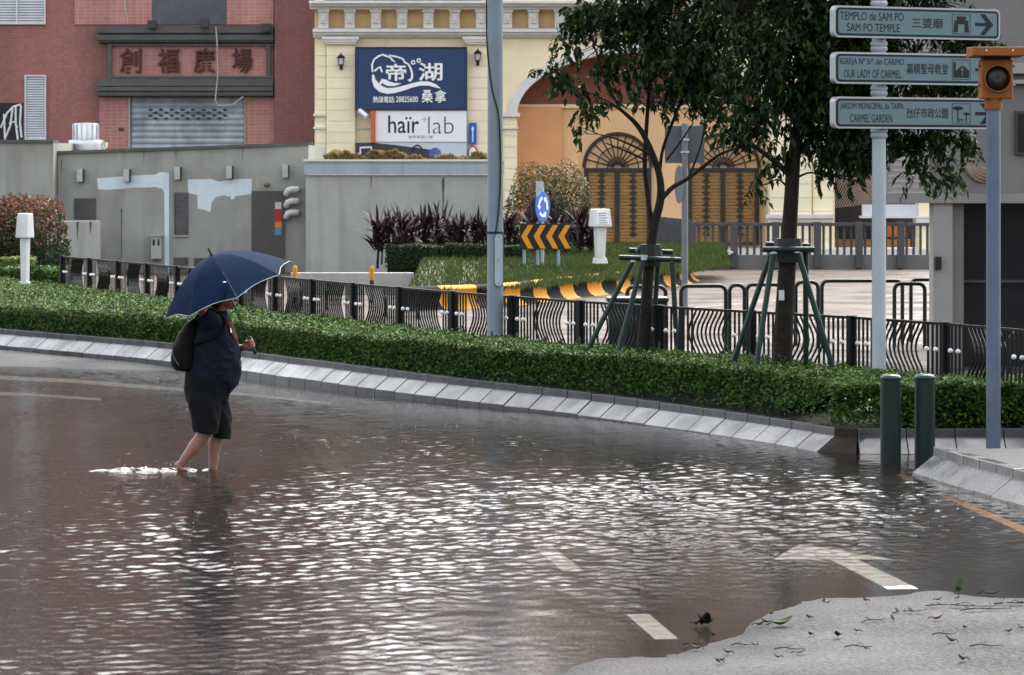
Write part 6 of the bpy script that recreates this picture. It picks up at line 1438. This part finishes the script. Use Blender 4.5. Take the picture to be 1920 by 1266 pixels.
fallen('fallen_leaf', 1757, 1170, .10, lr, 'small reddish brown leaf on the asphalt at right', R(-20), .6)
fallen('fallen_leaf', 1500, 1234, .09, lr, 'small orange red leaf near the bottom of the asphalt', R(10), .4)
for i in range(30):
    px_ = random.uniform(1300, 1915); py_ = random.uniform(1118, 1255)
    if px_ < 1420 and py_ < 1195: py_ += 55
    fallen('fallen_leaf', px_, py_, random.uniform(.04, .09), random.choice((ld, ld, ld, lg_)), 'small dark leaf scrap scattered on the wet asphalt', random.uniform(0, 6.28), .7, 'leaf scraps on the asphalt')
def fallen_twig(px_, py_, L, rz, label, leaves=0, group=None):
    L *= (.75 if leaves else .42); v = G(px_, py_); z = max(0, float(zroad(v.x, v.y))); t_ = link('fallen_twig', None, None, (v.x, v.y, z + .006), rz); tag(t_, label, 'twig', group)
    mb = MB(); mb.tube([(-L / 2, 0, .006), (-L * .2, .02, .014), (L * .15, -.015, .01), (L / 2, .02, .006)], [.004, .0035, .003, .0015], 5); mb.tube([(-L * .1, .01, .012), (L * .05, .08, .02), (L * .15, .12, .012)], [.003, .0025, .0015], 4); part('stem', mb, tw_m, t_)
    for i in range(leaves):
        mb = MB(); x_ = random.uniform(-.4, .5) * L; a = random.uniform(0, 6.28); l_ = random.uniform(.035, .07); d_ = Vector((math.cos(a), math.sin(a), .25)); s_ = Vector((-math.sin(a), math.cos(a), .1)); b_ = Vector((x_, 0, .012)); mb.add([b_, b_ + d_ * l_ * .5 + s_ * l_ * .25, b_ + d_ * l_, b_ + d_ * l_ * .5 - s_ * l_ * .25], [(0, 1, 2), (0, 2, 3)]); part('blade', mb, random.choice((lg_, ld)), t_)
fallen_twig(1800, 1143, .62, R(-8), 'leafy broken twig lying near the right edge of asphalt', 16)
fallen_twig(1850, 1150, .5, R(14), 'shorter leafy twig beside the longer broken twig at right', 12)
fallen_twig(1905, 1138, .5, R(10), 'leafy twig cut by the right edge of the picture', 10)
fallen_twig(1705, 1155, .35, R(25), 'small green sprig lying left of the leafy twigs', 7)
fallen_twig(1640, 1172, .32, R(40), 'dark little twig with leaves in middle of asphalt', 5)
for i, (px_, py_, L, a) in enumerate(((1390, 1214, .3, 4), (1480, 1226, .45, -4), (1770, 1201, .35, 3), (1850, 1226, .5, 5), (1610, 1226, .4, -3), (1300, 1212, .3, 8))):
    fallen_twig(px_, py_, L, R(a), 'bare dark twig lying on the wet asphalt', 0, 'bare twigs on the asphalt')
